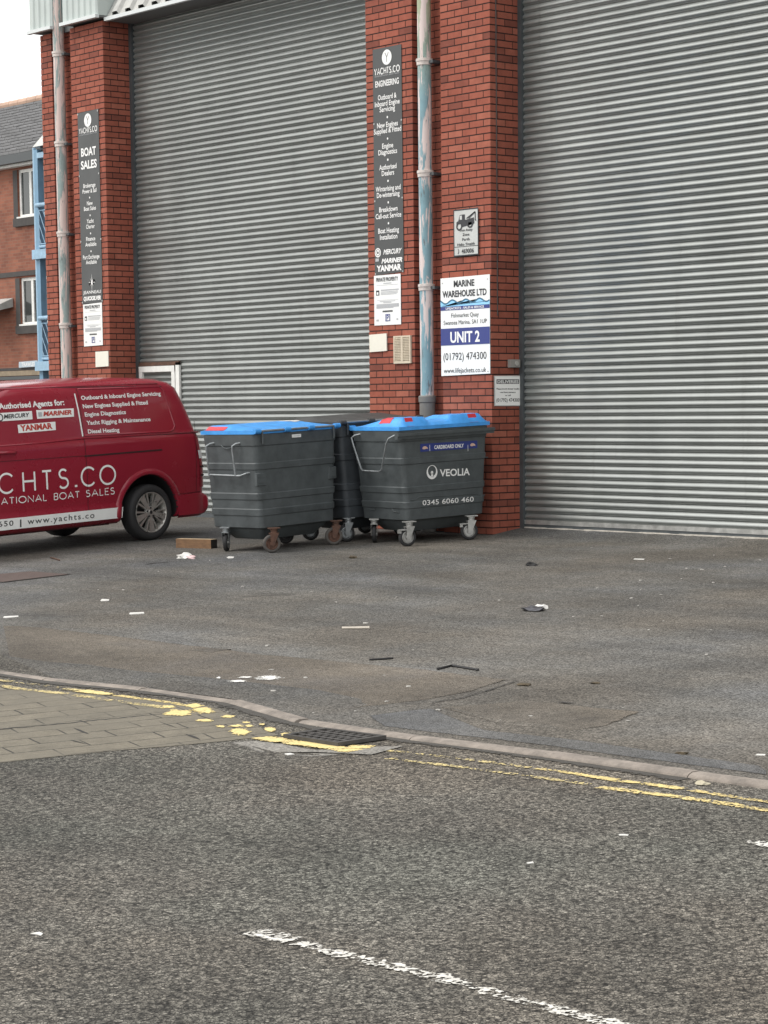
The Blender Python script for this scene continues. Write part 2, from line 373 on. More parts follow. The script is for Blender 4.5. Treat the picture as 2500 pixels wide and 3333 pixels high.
TXT = {}
def textmesh(string, bold, shear, spacing):
    key = (string, bold, shear, spacing)
    if key not in TXT:
        cu = bpy.data.curves.new('t', 'FONT'); cu.body = string; cu.size = 1; cu.offset = bold; cu.shear = shear; cu.space_character = spacing; cu.resolution_u = 3
        ob = bpy.data.objects.new('t', cu); COL.objects.link(ob)
        dg = bpy.context.evaluated_depsgraph_get(); dg.update(); e = ob.evaluated_get(dg); me = e.to_mesh()
        v = [(p.co.x, p.co.y) for p in me.vertices]; f = [tuple(q.vertices) for q in me.polygons]
        e.to_mesh_clear(); bpy.data.objects.remove(ob); bpy.data.curves.remove(cu)
        x0 = min(p[0] for p in v); x1 = max(p[0] for p in v)
        TXT[key] = ([(p[0] - x0, p[1]) for p in v], f, x1 - x0)
    return TXT[key]
CAPH = .73
def text2(sf, s, a0, b0, a1, b1, cap, m, parent, bold=.0, shear=0, off=.003, spacing=1.0, name='lettering'):
    """text whose baseline runs from (a0,b0) to (a1,b1) in the surface; cap = capital height"""
    v, f, w = textmesh(s, bold, shear, spacing); L = sqrt((a1 - a0) ** 2 + (b1 - b0) ** 2); kx = L / w; ky = cap / CAPH
    dx, dy = (a1 - a0) / L, (b1 - b0) / L; mir = 1
    pts = [sf.P(a0 + dx * x * kx - dy * y * ky, b0 + dy * x * kx + abs(dx) * y * ky, off) for x, y in v]
    return obj(name, pts, f, m, parent)
def words(sf, s, x0, x1, y0, y1, caph, m, parent, **k):
    full = textmesh(s, k.get('bold', .0), k.get('shear', 0), k.get('spacing', 1.0))[2]; pos = 0
    for wd_ in s.split(' '):
        i = s.index(wd_, pos); pos = i + len(wd_); r = textmesh(s[:pos], k.get('bold', .0), k.get('shear', 0), k.get('spacing', 1.0))[2]; w = textmesh(wd_, k.get('bold', .0), k.get('shear', 0), k.get('spacing', 1.0))[2]
        u0, u1 = (r - w) / full, r / full
        textpx(sf, wd_, x0 + (x1 - x0) * u0, x0 + (x1 - x0) * u1, y0 + (y1 - y0) * u0, y0 + (y1 - y0) * u1, caph, m, parent, **k)
def textc(sf, s, a, b, w, cap, m, parent, **k):
    return text2(sf, s, a - w / 2, b - cap / 2, a + w / 2, b - cap / 2, cap, m, parent, **k)
def textpx(sf, s, x0, x1, y0, y1, caph, m, parent, **k):
    """pixel survey: baseline from (x0,y0) to (x1,y1), capital height in pixels"""
    a0, b0 = sf.inv(x0, y0); a1, b1 = sf.inv(x1, y1); c = abs(sf.inv(x0, y0 - caph)[1] - b0)
    return text2(sf, s, a0, b0, a1, b1, c, m, parent, **k)
def rect(sf, a0, b0, a1, b1, m, parent, off=.0025, name='print'):
    return obj(name, [sf.P(a0, b0, off), sf.P(a1, b0, off), sf.P(a1, b1, off), sf.P(a0, b1, off)], [(0, 1, 2, 3)], m, parent)
def disc(sf, a, b, ra, rb, m, parent, off=.003, n=28, name='logo', r0=0):
    if not r0:
        return obj(name, [sf.P(a + ra * cos(2 * pi * q / n), b + rb * sin(2 * pi * q / n), off) for q in range(n)], [tuple(range(n))], m, parent)
    v = []; f = []
    for q in range(n):
        t = 2 * pi * q / n; v += [sf.P(a + ra * cos(t), b + rb * sin(t), off), sf.P(a + ra * r0 * cos(t), b + rb * r0 * sin(t), off)]
        f.append((2 * q, 2 * q + 1, (2 * q + 3) % (2 * n), (2 * q + 2) % (2 * n)))
    return obj(name, v, f, m, parent)
def shape(sf, pts, m, parent, off=.003, name='logo'):
    bm = bmesh.new(); vs = [bm.verts.new(sf.P(a, b, off)) for a, b in pts]; fc = bm.faces.new(vs); bmesh.ops.triangulate(bm, faces=[fc])
    bm.verts.index_update(); V = [v.co.copy() for v in bm.verts]; FF = [tuple(v.index for v in q.verts) for q in bm.faces]; bm.free()
    return obj(name, V, FF, m, parent)
def strokes(sf, lines, wd, m, parent, off=.003, name='lettering'):
    """flat strokes of constant width along polylines in the surface"""
    v = []; f = []
    for ln in lines:
        k = len(v); n = len(ln)
        for i, (a, b) in enumerate(ln):
            p, q = ln[max(i - 1, 0)], ln[min(i + 1, n - 1)]; dx, dy = q[0] - p[0], q[1] - p[1]; L = sqrt(dx * dx + dy * dy) or 1
            nx, ny = -dy / L * wd / 2, dx / L * wd / 2
            v += [sf.P(a + nx, b + ny, off), sf.P(a - nx, b - ny, off)]
        f += [(k + 2 * i, k + 2 * i + 1, k + 2 * i + 3, k + 2 * i + 2) for i in range(n - 1)]
    return obj(name, v, f, m, parent)
def arc(cx, cy, rx, ry, t0, t1, n=24): return [(cx + rx * cos(radians(t0 + (t1 - t0) * i / n)), cy + ry * sin(radians(t0 + (t1 - t0) * i / n))) for i in range(n + 1)]

def panel(name, sf, c, m, label, cat, group=None, th=.004, screws=True, gap=.004):
    """flat sign from its four pixel corners TL TR BR BL on surface sf"""
    q = [sf.inv(*p) for p in c]; ctr = sf.P(sum(p[0] for p in q) / 4, min(p[1] for p in q), gap)
    t = thing(name, ctr, label, cat, group)
    b = MB(); F1 = [sf.P(a, bb, gap + th) for a, bb in q]; B1 = [sf.P(a, bb, gap) for a, bb in q]
    b.poly(F1); b.poly(B1[::-1])
    for i in range(4): j = (i + 1) % 4; b.quad(B1[i], B1[j], F1[j], F1[i])
    b.make('panel', m, t)
    sf2 = Plane(sf.o + sf.n * (gap + th), sf.a, sf.b)
    return t, sf2, q
def screw(sf, a, b, parent, r=.011):
    disc(sf, a, b, r, r, M_ZINC, parent, .004, 10, 'screw')

# ================================================================== GROUND
kp = [(0, 2184), (207, 2216), (434, 2235), (600, 2254), (757, 2275), (830, 2293), (893, 2314), (960, 2333), (1025, 2348), (1120, 2365), (1224, 2379), (1400, 2399), (1550, 2415), (1700, 2433), (1922, 2464), (2283, 2513), (2500, 2541)]
K = [yardp(*p) for p in kp]
d0 = (K[0] - K[2]).normalized(); d1 = (K[-1] - K[-3]).normalized()
KE = [K[0] + d0 * 45] + K + [K[-1] + d1 * 40]
def kz(p): return Vector((p.x, p.y, gz(p.y)))
KE = [kz(p) for p in KE]
yard_v = [p for p in KE]; n0 = len(yard_v)
xl, xr = -160, 160
yv = list(KE) + [Vector((KE[-1].x, 0, 0)), Vector((xr, 0, 0)), Vector((xr, 160, 0)), Vector((xl, 160, 0)), Vector((xl, 0, 0)), Vector((KE[0].x, 0, 0))]
n = len(KE)
struct(obj('yard', yv, [tuple(range(n)) + (n, n + 5), (n + 5, n, n + 1, n + 2, n + 3, n + 4)], M_YARD))
rv = [Vector((p.x, p.y + 1.0, rz(p.y + 1.0, p.x))) for p in KE] + [Vector((KE[-1].x, -90, rz(-90, KE[-1].x))), Vector((KE[0].x, -90, rz(-90, KE[0].x)))]
struct(obj('road', rv, [tuple(range(len(rv)))[::-1]], M_ROAD))
# kerb stones
def resample(P, step):
    out = [P[0]]; acc = 0
    for a, b in zip(P, P[1:]):
        L = (b - a).length; t = step - acc
        while t <= L: out.append(a + (b - a) * (t / L)); t += step
        acc = (acc + L) % step
    out.append(P[-1]); return out
kb = MB(); fine = resample([K[0] + d0 * 14] + K + [K[-1] + d1 * 14], .915); rnd = random.Random(3)
for a, b in zip(fine, fine[1:]):
    if (b - a).length < .1: continue
    d = (b - a).normalized(); nrm = Vector((d.y, -d.x, 0)).normalized()
    if nrm.dot(CAM - a) < 0: nrm = -nrm
    a2, b2 = a + d * .003, b - d * .003; ns = 8; rows = []
    dz = rnd.uniform(-.003, .004)
    for i in range(ns + 1):
        p = a2 + (b2 - a2) * (i / ns); p = Vector((p.x, p.y, gz(p.y) + dz)); w = .082 + rnd.uniform(-.004, .004); e = rnd.uniform(0, .006)
        low = Vector((0, 0, rz(p.y, p.x) - .05 - p.z)); hh = .004
        rows.append([p + nrm * -.002 + Vector((0, 0, -.06)), p + Vector((0, 0, hh)), p + nrm * (w - .03) + Vector((0, 0, hh + .001 - e * .3)), p + nrm * (w - .008) + Vector((0, 0, hh - .004 - e)), p + nrm * (w + .004) + Vector((0, 0, -.010 - e)), p + nrm * (w + .006) + low])
    k = kb.grid(rows); m6 = 6
    kb.f.append(tuple(k + q for q in range(m6))); kb.f.append(tuple(k + ns * m6 + q for q in reversed(range(m6))))
struct(kb.make('kerb', M_KERB, auto=50))
# surface patches (thin sheets a few millimetres proud)
def soft(name, P, m, inset):
    """sheet with an 'edge' value 0 on its outline rising to 1 inside, for ragged borders"""
    n = len(P); A = sum(P[i].x * P[(i + 1) % n].y - P[(i + 1) % n].x * P[i].y for i in range(n)); sg = 1 if A > 0 else -1
    I = []
    for i in range(n):
        d = (P[(i + 1) % n] - P[i - 1]); nn = Vector((-d.y, d.x, 0)).normalized() * sg; q = P[i] + nn * inset; I.append(q)
    bm = bmesh.new(); vo = [bm.verts.new(p) for p in P]; vi = [bm.verts.new(p) for p in I]
    for i in range(n): j = (i + 1) % n; bm.faces.new((vo[i], vo[j], vi[j], vi[i]))
    f = bm.faces.new(vi); bmesh.ops.triangulate(bm, faces=[f]); bm.verts.index_update()
    V = [v.co.copy() for v in bm.verts]; FF = [tuple(v.index for v in q.verts) for q in bm.faces]; bm.free()
    o = obj(name, V, FF, m); a = o.data.attributes.new('edge', 'FLOAT', 'POINT'); a.data.foreach_set('value', [-.75] * n + [1.0] * n); return struct(o)
def sheet(name, px, fn, m, lift, inset=.10): return soft(name, [fn(*p) + Vector((0, 0, lift)) for p in px], m, inset)
def wav(px, amp, seed):
    r = random.Random(seed); out = []
    for (x0, y0), (x1, y1) in zip(px, px[1:] + px[:1]):
        N = max(1, int(abs(x1 - x0) / 130))
        for i in range(N): t = i / N; out.append((x0 + (x1 - x0) * t + r.uniform(-amp, amp) * 2, y0 + (y1 - y0) * t + r.uniform(-amp, amp)))
    return out
sheet('tarmac_patch', wav([(-60, 2036), (150, 2040), (350, 2062), (600, 2092), (860, 2126), (1130, 2150), (1400, 2176), (1690, 2212), (1560, 2255), (1400, 2286), (1260, 2300), (1090, 2318), (930, 2316), (800, 2276), (560, 2246), (300, 2220), (-60, 2178)], 0.8, 1), yardp, M_PATCH, .002, .12)
sheet('tarmac_patch', wav([(1400, 2304), (1720, 2276), (1850, 2288), (2120, 2318), (2010, 2366), (1860, 2384), (1600, 2364)], 0.8, 2), yardp, M_PATCH2, .003, .10)
sheet('tarmac_patch', wav([(1180, 2330), (1420, 2306), (1600, 2376), (1900, 2408), (2250, 2458), (2500, 2492), (2500, 2528), (2283, 2503), (1922, 2454), (1700, 2424), (1400, 2390), (1224, 2368)], 0.6, 4), yardp, M_PATCH3, .004, .07)
# cracks and joints
def crack(px, fn, wd, lift=.006, m=None):
    P = []; r = random.Random(len(px) * 7 + int(px[0][0]))
    for (x0, y0), (x1, y1) in zip(px, px[1:]):
        N = max(2, int(abs(x1 - x0) / 14))
        for i in range(N): t = i / N; P.append(fn(x0 + (x1 - x0) * t, y0 + (y1 - y0) * t + r.uniform(-1.0, 1.0)))
    P.append(fn(*px[-1])); v = []; f = []
    for i, p in enumerate(P):
        d = (P[min(i + 1, len(P) - 1)] - P[max(i - 1, 0)]).normalized(); nn = Vector((-d.y, d.x, 0)); w = wd * r.uniform(.5, 1.2) * (.3 if i in (0, len(P) - 1) else 1)
        v += [p + nn * w + Vector((0, 0, lift)), p - nn * w + Vector((0, 0, lift))]
    f = [(2 * i, 2 * i + 1, 2 * i + 3, 2 * i + 2) for i in range(len(P) - 1)]
    return struct(obj('crack', v, f, m or M_VOIDC))
M_VOIDC = mat('dirty crack', (.028, .026, .024), .95)
crack([(1400, 2290), (1510, 2272), (1600, 2245), (1690, 2216)], yardp, .007)
crack([(1800, 2286), (1870, 2292)], yardp, .012)
crack([(470, 1838), (560, 1830)], yardp, .02)

# pavers in the road's edge, left of the gully
pv = [(-80, 2225), (150, 2243), (420, 2268), (720, 2302), (800, 2340), (930, 2395), (800, 2412), (600, 2430), (400, 2446), (145, 2473), (-80, 2490)]
pav = soft('pavement', [roadp(*p) + Vector((0, 0, .003)) for p in wav(pv, 1.2, 21)], M_PAVER, .06)
P = [v.co.copy() for v in pav.data.vertices]
uvl = pav.data.uv_layers.new(name='UVMap'); pd = (roadp(1590 / 2.074, 1700 + 1240 / 2.074) - roadp(0, 1700 + 1400 / 2.074)); pd = Vector((pd.x, pd.y, 0)).normalized(); pn = Vector((-pd.y, pd.x, 0))
for lp in pav.data.loops:
    p = P[lp.vertex_index]; uvl.data[lp.index].uv = (p.dot(pd), p.dot(pn))
crack([(-40, 2379), (200, 2358), (386, 2339), (560, 2322), (767, 2298)], roadp, .013, .0045)
crack([(240, 2372), (290, 2392)], roadp, .009, .0045)
crack([(230, 2410), (280, 2424)], roadp, .009, .0045)
crack([(605, 2392), (650, 2409)], roadp, .010, .0045)
crack([(520, 2352), (575, 2371)], roadp, .007, .0045)
# worn paint
def stripe(name, px, fn, wd, m, lift=.004, zoff=0):
    P = resample([fn(*p) for p in px], .06); v = []; f = []; e = []; wd *= 1.25
    for i, p in enumerate(P):
        d = (P[min(i + 1, len(P) - 1)] - P[max(i - 1, 0)]).normalized(); nn = Vector((-d.y, d.x, 0)).normalized()
        for k, q in ((-.5, 0), (-.22, 1), (.22, 1), (.5, 0)): v.append(p + nn * wd * k + Vector((0, 0, lift))); e.append(q * (0.0 if i in (0, len(P) - 1) else 1.0))
    for i in range(len(P) - 1):
        for k in range(3): a = 4 * i + k; f.append((a, a + 4, a + 5, a + 1))
    o = struct(obj(name, v, f, m)); a = o.data.attributes.new('edge', 'FLOAT', 'POINT'); a.data.foreach_set('value', e); return o
LR = .006
stripe('yellow_line', [(1240, 2442), (1518, 2473), (1729, 2500)], roadp, .07, M_YELW, .004)
stripe('yellow_line', [(1729, 2500), (1874, 2520), (2006, 2541)], roadp, .07, M_YEL, .004)
stripe('yellow_line', [(2006, 2541), (2235, 2571)], roadp, .075, M_YELF, .004)
stripe('yellow_line', [(2235, 2571), (2344, 2589), (2488, 2610), (2620, 2630)], roadp, .07, M_YEL, .004)
stripe('yellow_line', [(1230, 2466), (1530, 2502), (1940, 2558)], roadp, .07, M_YELW, .004)
stripe('yellow_line', [(1940, 2562), (2163, 2590), (2302, 2608), (2488, 2638), (2620, 2660)], roadp, .085, M_YELF, .004)
stripe('yellow_line', [(-60, 2208), (0, 2216), (120, 2230), (255, 2250)], roadp, .09, M_YELW, LR)
stripe('yellow_line', [(255, 2249), (366, 2264)], roadp, .10, M_YELS, LR)
stripe('yellow_line', [(366, 2264), (530, 2286), (620, 2300)], roadp, .08, M_YEL, LR)
stripe('yellow_line', [(-60, 2226), (0, 2233), (63, 2245), (202, 2259), (453, 2295), (560, 2308)], roadp, .10, M_YELW, LR)
def fan(name, px, py, rx, ry, seed, m, fn, lift):
    r = random.Random(seed); N = 18; rim = [(px + rx * 1.3 * (1 + r.uniform(-.3, .2)) * cos(t), py + ry * 1.3 * (1 + r.uniform(-.3, .2)) * sin(t)) for t in [2 * pi * q / N for q in range(N)]]
    L = Vector((0, 0, lift)); V = [fn(*q) + L for q in rim] + [fn(px + (x - px) * .45, py + (y - py) * .45) + L for x, y in rim] + [fn(px, py) + L]
    FF = [(i, (i + 1) % N, N + (i + 1) % N, N + i) for i in range(N)] + [(N + i, N + (i + 1) % N, 2 * N) for i in range(N)]
    o = struct(obj(name, V, FF, m)); a = o.data.attributes.new('edge', 'FLOAT', 'POINT'); a.data.foreach_set('value', [-.35] * N + [1.0] * N + [1.0]); return o
def blob(px, py, rx, ry, seed, m): return fan('yellow_paint', px, py, rx, ry, seed, m, roadp, LR + .001)
for i, (x, y, rx, ry) in enumerate([(632, 2300, 26, 8), (662, 2315, 38, 11), (583, 2323, 48, 11), (668, 2348, 30, 5), (742, 2336, 22, 5), (717, 2368, 14, 4), (781, 2385, 32, 11), (812, 2366, 16, 4), (880, 2378, 24, 7), (853, 2361, 12, 3), (935, 2394, 22, 6), (772, 2366, 22, 4), (800, 2355, 14, 2.5), (548, 2304, 26, 5)]): blob(x, y, rx, ry, i, M_YELS)
stripe('yellow_line', [(848, 2401), (900, 2412), (1000, 2424), (1080, 2436), (1160, 2448)], roadp, .13, M_YELS, LR + .001)
stripe('yellow_line', [(1110, 2434), (1160, 2434), (1215, 2436)], roadp, .11, M_YELS, LR)
stripe('white_line', [(800, 3029), (880, 3046), (960, 3064)], roadp, .13, M_WLINEF, .004)
stripe('white_line', [(940, 3064), (1100, 3103), (1250, 3139), (1589, 3228), (1890, 3308), (2100, 3365)], roadp, .10, M_WLINE, .004)
stripe('white_line', [(2440, 2737), (2520, 2757), (2640, 2785)], roadp, .09, M_WLINEF, .004)
# dark strip along the foot of the kerb, painting in its shaded face
M_KERBSHADE = paint_mat('painted kerb shade', (.055, .050, .042), .40, 3.0, 85)
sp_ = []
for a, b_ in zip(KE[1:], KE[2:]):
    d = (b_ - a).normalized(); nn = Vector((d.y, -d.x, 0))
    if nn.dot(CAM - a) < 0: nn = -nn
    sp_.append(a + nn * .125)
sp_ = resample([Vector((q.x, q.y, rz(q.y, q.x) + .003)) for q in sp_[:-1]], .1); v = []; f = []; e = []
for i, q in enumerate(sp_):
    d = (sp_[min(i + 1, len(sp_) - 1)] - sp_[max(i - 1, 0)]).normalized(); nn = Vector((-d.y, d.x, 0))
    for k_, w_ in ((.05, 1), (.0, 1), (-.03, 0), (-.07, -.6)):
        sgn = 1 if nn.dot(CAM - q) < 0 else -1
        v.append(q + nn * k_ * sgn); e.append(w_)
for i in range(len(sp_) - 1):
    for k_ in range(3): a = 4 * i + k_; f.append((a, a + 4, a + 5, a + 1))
o = struct(obj('kerb_shade_strip', v, f, M_KERBSHADE), 'stuff'); at_ = o.data.attributes.new('edge', 'FLOAT', 'POINT'); at_.data.foreach_set('value', e)
# concrete spread round the gully
sheet('concrete_spread', wav([(705, 2420), (840, 2404), (930, 2412), (1080, 2440), (1180, 2446), (1290, 2420), (1330, 2436), (1160, 2462), (1000, 2472), (820, 2458)], 0.6, 9), roadp, M_COLC, .003, .13)

# drain grate (gully) in the channel
gq = [roadp(*p) for p in ((922, 2405), (1058, 2383), (1258, 2409), (1100, 2433))]
gl = thing('drain_grate', sum(gq, Vector()) / 4, 'square black iron drain grate set against the kerb between yellow lines', 'drain grate')
def gp(u, v, z): return (gq[0] * (1 - u) + gq[1] * u) * (1 - v) + (gq[3] * (1 - u) + gq[2] * u) * v + Vector((0, 0, z))
b = MB()
def qbox(b, u0, u1, v0, v1, z0, z1):
    k = len(b.v); b.v += [gp(u, v, z) for u in (u0, u1) for v in (v0, v1) for z in (z0, z1)]
    b.f += [tuple(k + i for i in q) for q in ((0, 1, 3, 2), (4, 6, 7, 5), (0, 4, 5, 1), (2, 3, 7, 6), (0, 2, 6, 4), (1, 5, 7, 3))]
for q in ((0, 1, 0, .07), (0, 1, .93, 1), (0, .07, .07, .93), (.93, 1, .07, .93)): qbox(b, *q, .006, .026)
b.make('frame', M_IRON, gl)
b = MB()
for i in range(6): c = .07 + .86 * (i + 1) / 7; qbox(b, .07, .93, c - .022, c + .022, .008, .022)
for i in range(3): c = .07 + .86 * (i + 1) / 4; qbox(b, c - .028, c + .028, .07, .93, .0085, .0235)
b.make('bars', M_IRON, gl)
obj('sump', [gp(u, v, .0145) for u, v in ((.07, .07), (.93, .07), (.93, .93), (.07, .93))], [(0, 1, 2, 3)], M_VOID, gl)
# covers in the yard
def cover(px, label, m, t=.008):
    P = [yardp(*p) for p in px]; c = sum(P, Vector()) / 4
    th = thing('manhole_cover', c, label, 'manhole cover')
    b = MB(); top = [p + Vector((0, 0, t)) for p in P]; b.poly(top)
    for i in range(4): j = (i + 1) % 4; b.quad(P[i], P[j], top[j], top[i])
    b.make('cover', m, th)
    b = MB()
    for i in range(4):
        j = (i + 1) % 4; a, e = P[i], P[j]; oa = a + (a - c) * .07; oe = e + (e - c) * .07; L = Vector((0, 0, t - .003))
        b.quad(oa + L, oe + L, e + (c - e) * .004 + L, a + (c - a) * .004 + L)
    b.make('frame', M_VOIDC, th)
cover([(-120, 1880), (98, 1862), (222, 1871), (10, 1896)], 'rust brown manhole cover in the yard in front of the red van', M_IRONR)
cover([(614, 2120), (680, 2113), (752, 2116), (690, 2127)], 'small tarmac coloured hatch cover in the brownish yard patch', M_PATCHC)

# ================================================================== WAREHOUSE
WH = thing('warehouse', (-3, 0, 0), 'red brick warehouse with two tall grey roller shutters and pale cladding', 'warehouse')
def setattr_tone(o, tones):
    a = o.data.attributes.new('tone', 'FLOAT', 'FACE'); a.data.foreach_set('value', tones)
def brick_pier(x0, x1, ztop, depth, parent, seed, darkfn=None):
    """flush-bonded brick pier, front face at Y=0 between x0 and x1; right return of the given depth"""
    r = random.Random(seed); B = MB(); T = []; J = .012; bw = .213; bh = .062; hd = .1015
    nr = int(ztop / .075) + 1
    def add(lo, hi):
        t = r.random(); t = t if r.random() > .06 else 0.0
        g = r.uniform(0, .0012)
        B.box((lo[0], lo[1] + (g if lo[1] == 0 else 0), lo[2]), hi); T.extend([t] * 6)
    for i in range(-2, nr):
        z0 = i * .075 + .0065; z1 = z0 + bh
        if z0 > ztop: break
        full = (i % 2 == 1)
        x = x1; first = True
        while x > x0 + .02:
            w = (bw if full else hd) if first else bw
            xa = max(x - w, x0)
            if xa - x0 < .06: xa = x0
            cd = (hd if full else bw) if first else .07
            if first: cd = min(cd, depth)
            add((xa, 0, z0), (x, cd, z1)); x = xa - J; first = False
        y = (hd if full else bw) + J
        while y < depth - .02:
            ya = min(y + bw, depth); add((x1 - hd, y, z0), (x1, ya, z1)); y = ya + J
    o = B.make('brick_pier', M_BRICK, parent); setattr_tone(o, T)
    c = MB(); c.box((x0 + .004, .004, -.2), (x1 - .004, max(depth, .5), ztop)); c.make('mortar', M_BRICKD, o)
    return o
def brick_wall_back(x0, x1, y, ztop, parent, seed):
    r = random.Random(seed); B = MB(); T = []
    for i in range(-2, int(ztop / .075) + 1):
        z0 = i * .075 + .005; x = x1 + (0.1125 if i % 2 else 0)
        while x > x0:
            xa = max(x - .215, x0); xb = min(x, x1)
            if xb - xa > .01: B.box((xa, y, z0), (xb, y + .05, z0 + .065)); T.extend([r.random()] * 6)
            x -= .225
    o = B.make('brick_recess', M_BRICK, parent); setattr_tone(o, T)
    c = MB(); c.box((x0 - .02, y + .004, -.2), (x1 + .02, y + .3, ztop)); c.make('mortar', M_BRICKD, o)
ZT = 6.43
brick_pier(-.7875, 0, ZT, .45, WH, 1)
brick_pier(-2.05, -1.2565, ZT, .1125, WH, 2)
brick_wall_back(-1.2565, -.7875, .1125, ZT, WH, 3)
brick_pier(-8.185, -7.3975, ZT, .45, WH, 4)
brick_pier(-8.93, -8.655, ZT, .1125, WH, 5)
brick_wall_back(-8.655, -8.185, .1125, ZT, WH, 6)
boxo('end_wall', (-8.925, .501, -.2), (-8.62, 14, 7.5), M_BRICKD, WH)
boxo('wall_core', (-2.046, .501, -.2), (-.01, 14, 7.5), M_BRICKD, WH)
brick_pier(7.0, 9.05, ZT, .45, WH, 8)
boxo('wall_core', (7.01, .501, -.2), (9.04, 14, 7.5), M_BRICKD, WH)

def shutter(x0, x1, zb, zt, parent, kind):
    Y = .45; pitch = .075
    prof = [(0.0, .012), (.004, .0035), (.010, .0), (.016, .007), (.026, .0155), (.037, .0195), (.048, .0185), (.058, .0125), (.0625, .0065), (.0655, .007), (.069, .0115), (.0725, .013)]
    pts = []; n = int((zt - zb) / pitch) + 1
    for i in range(n):
        z0 = zb + i * pitch
        # bottom to top: lip at the bottom, bulge above
        sec = [(.000, .001), (.0025, .0125), (.0065, .0150), (.0090, .0130), (.0115, .0085), (.0175, .0190), (.0240, .0248), (.0310, .0262), (.0400, .0242), (.0500, .0185), (.0610, .0100), (.0715, -.0005)]
        for dz, dy in sec: pts.append((z0 + dz, dy))
    nx = 24; xs = [x0 + (x1 - x0) * i / nx for i in range(nx + 1)]
    rr = random.Random(int(x0 * 10)); wob = [[rr.uniform(-.0005, .0005) for _ in range(n)] for _ in xs]
    rows = []
    for k, (z, dy) in enumerate(pts):
        s = k // 12; rows.append([(x, Y + .006 - dy - wob[i][s], z) for i, x in enumerate(xs)])
    b = MB(); b.grid(rows); o = b.make('roller_shutter', M_STEEL, parent, auto=38)
    return o
s1 = shutter(-7.39, -2.05, .055, 6.6, WH, 1)
s2 = shutter(.05, 7.0, .150, 6.6, WH, 2)
boxo('bottom_rail', (-7.36, .428, -.03), (-2.05, .452, .055), M_DSTEEL, s1)
boxo('bottom_rail', (.05, .424, .103), (7.0, .450, .150), M_BOTRAIL, s2)
boxo('rubber_seal', (.05, .430, .064), (7.0, .452, .103), M_DSTEEL, s2)
boxo('guide_rail', (-7.397, .40, -.03), (-7.335, .52, 6.6), M_DSTEEL, s1)
boxo('guide_rail', (-.004, .405, .0), (.056, .52, 6.6), M_DSTEEL, s2)
boxo('guide_rail', (6.95, .40, .0), (6.999, .52, 6.6), M_DSTEEL, s2)
# wicket door in the first shutter (its top shows above the van)
wd = MB(); wz = 1.965
wd.box((-7.325, .40, 0), (-7.255, .438, wz)); wd.box((-6.575, .40, 0), (-6.50, .438, wz)); wd.box((-7.325, .398, wz - .075), (-6.50, .440, wz))
wf = wd.make('wicket_door', M_WHITEP, s1)
boxo('door_frame', (-6.485, .405, 0), (-6.405, .438, wz + .04), M_WHITEP, s1)
boxo('door_head', (-7.33, .405, wz + .005), (-6.405, .436, wz + .055), M_RUST, s1)
# concrete ramp and threshold below shutter two
ramp = struct(obj('threshold_ramp', [(-.001, -.05, -.004), (7.0, -.10, -.006), (7.0, .455, .070), (-.001, .455, .066), (-.001, .6, .066), (7, .6, .07)], [(0, 1, 2, 3), (3, 2, 5, 4)], M_YARD))
tb = MB(); r = random.Random(5); rows = []
for i in range(90):
    x = .02 + 6.96 * i / 89; w = r.uniform(.002, .012) if r.random() > .12 else r.uniform(.02, .035); zz = .068 + .004 * i / 89
    rows.append([(x, .436 - w - .012, zz - .011), (x, .436 - w, zz + .006), (x, .446, zz + .008)])
tb.grid(rows); struct(tb.make('threshold', mat('pale crumbling mortar', (.34, .32, .28), .9, noise=.3, nscale=15)))
# crumbling base of the pier
# cladding over the left pier and canopy over shutter one
def ribbed(name, x0, x1, y, z0, z1, m, parent, pitch=.14, d=.018, back=.3, side=True):
    b = MB(); xs = []; x = x0
    while x < x1 - .001:
        for dx, dy in ((0, 0), (.05, 0), (.07, -d), (.12, -d)):
            if x + dx <= x1: xs.append((x + dx, y + d + dy))
        x += pitch
    xs.append((x1, y + d)); b.grid([[(a, c, z0) for a, c in xs], [(a, c, z1) for a, c in xs]])
    if side: b.quad((x1, y + d, z0), (x1, y + back, z0), (x1, y + back, z1), (x1, y + d, z1)); b.quad((x0, y + back, z0), (x0, y + d, z0), (x0, y + d, z1), (x0, y + back, z1))
    return b.make(name, m, parent)
for x0, x1 in ((-9.02, -8.45), (-8.19, -7.345)):
    c = ribbed('cladding', x0, x1, -.12, 6.50, 8.6, M_CLAD, WH, back=.34)
    boxo('drip_trim', (x0 - .02, -.15, 6.462), (x1 + .012, -.09, 6.505), M_FASC, c)
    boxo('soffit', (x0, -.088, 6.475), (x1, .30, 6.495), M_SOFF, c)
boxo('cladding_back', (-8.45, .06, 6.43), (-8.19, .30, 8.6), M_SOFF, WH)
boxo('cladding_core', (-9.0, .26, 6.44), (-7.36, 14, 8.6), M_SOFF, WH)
def canopy(x0, x1):
    b = MB(); p = .30; x = x0; rows0 = []; rows1 = []
    while x < x1:
        for dx, dz in ((0, 0), (.14, 0), (.17, .045), (.27, .045)):
            xx = min(x + dx, x1); rows0.append((xx, .02 - .5 * dz, 6.475 + dz)); rows1.append((xx, 1.05 - .5 * dz, 8.2 + dz))
        x += p
    b.grid([rows0, rows1]); o = b.make('canopy_cladding', M_CLADG, WH)
    boxo('fascia_trim', (x0, -.02, 6.425), (x1, .03, 6.472), M_FASC, o)
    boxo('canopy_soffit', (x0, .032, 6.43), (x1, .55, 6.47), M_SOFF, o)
canopy(-7.33, -2.06); canopy(.02, 7.0)
c = ribbed('cladding', -2.06, .01, -.12, 6.50, 8.6, M_CLAD, WH, back=.34); boxo('drip_trim', (-2.08, -.15, 6.462), (.03, -.09, 6.505), M_FASC, c)
boxo('roof', (-9.0, .3, 8.61), (9.1, 14, 8.75), M_SOFF, WH)
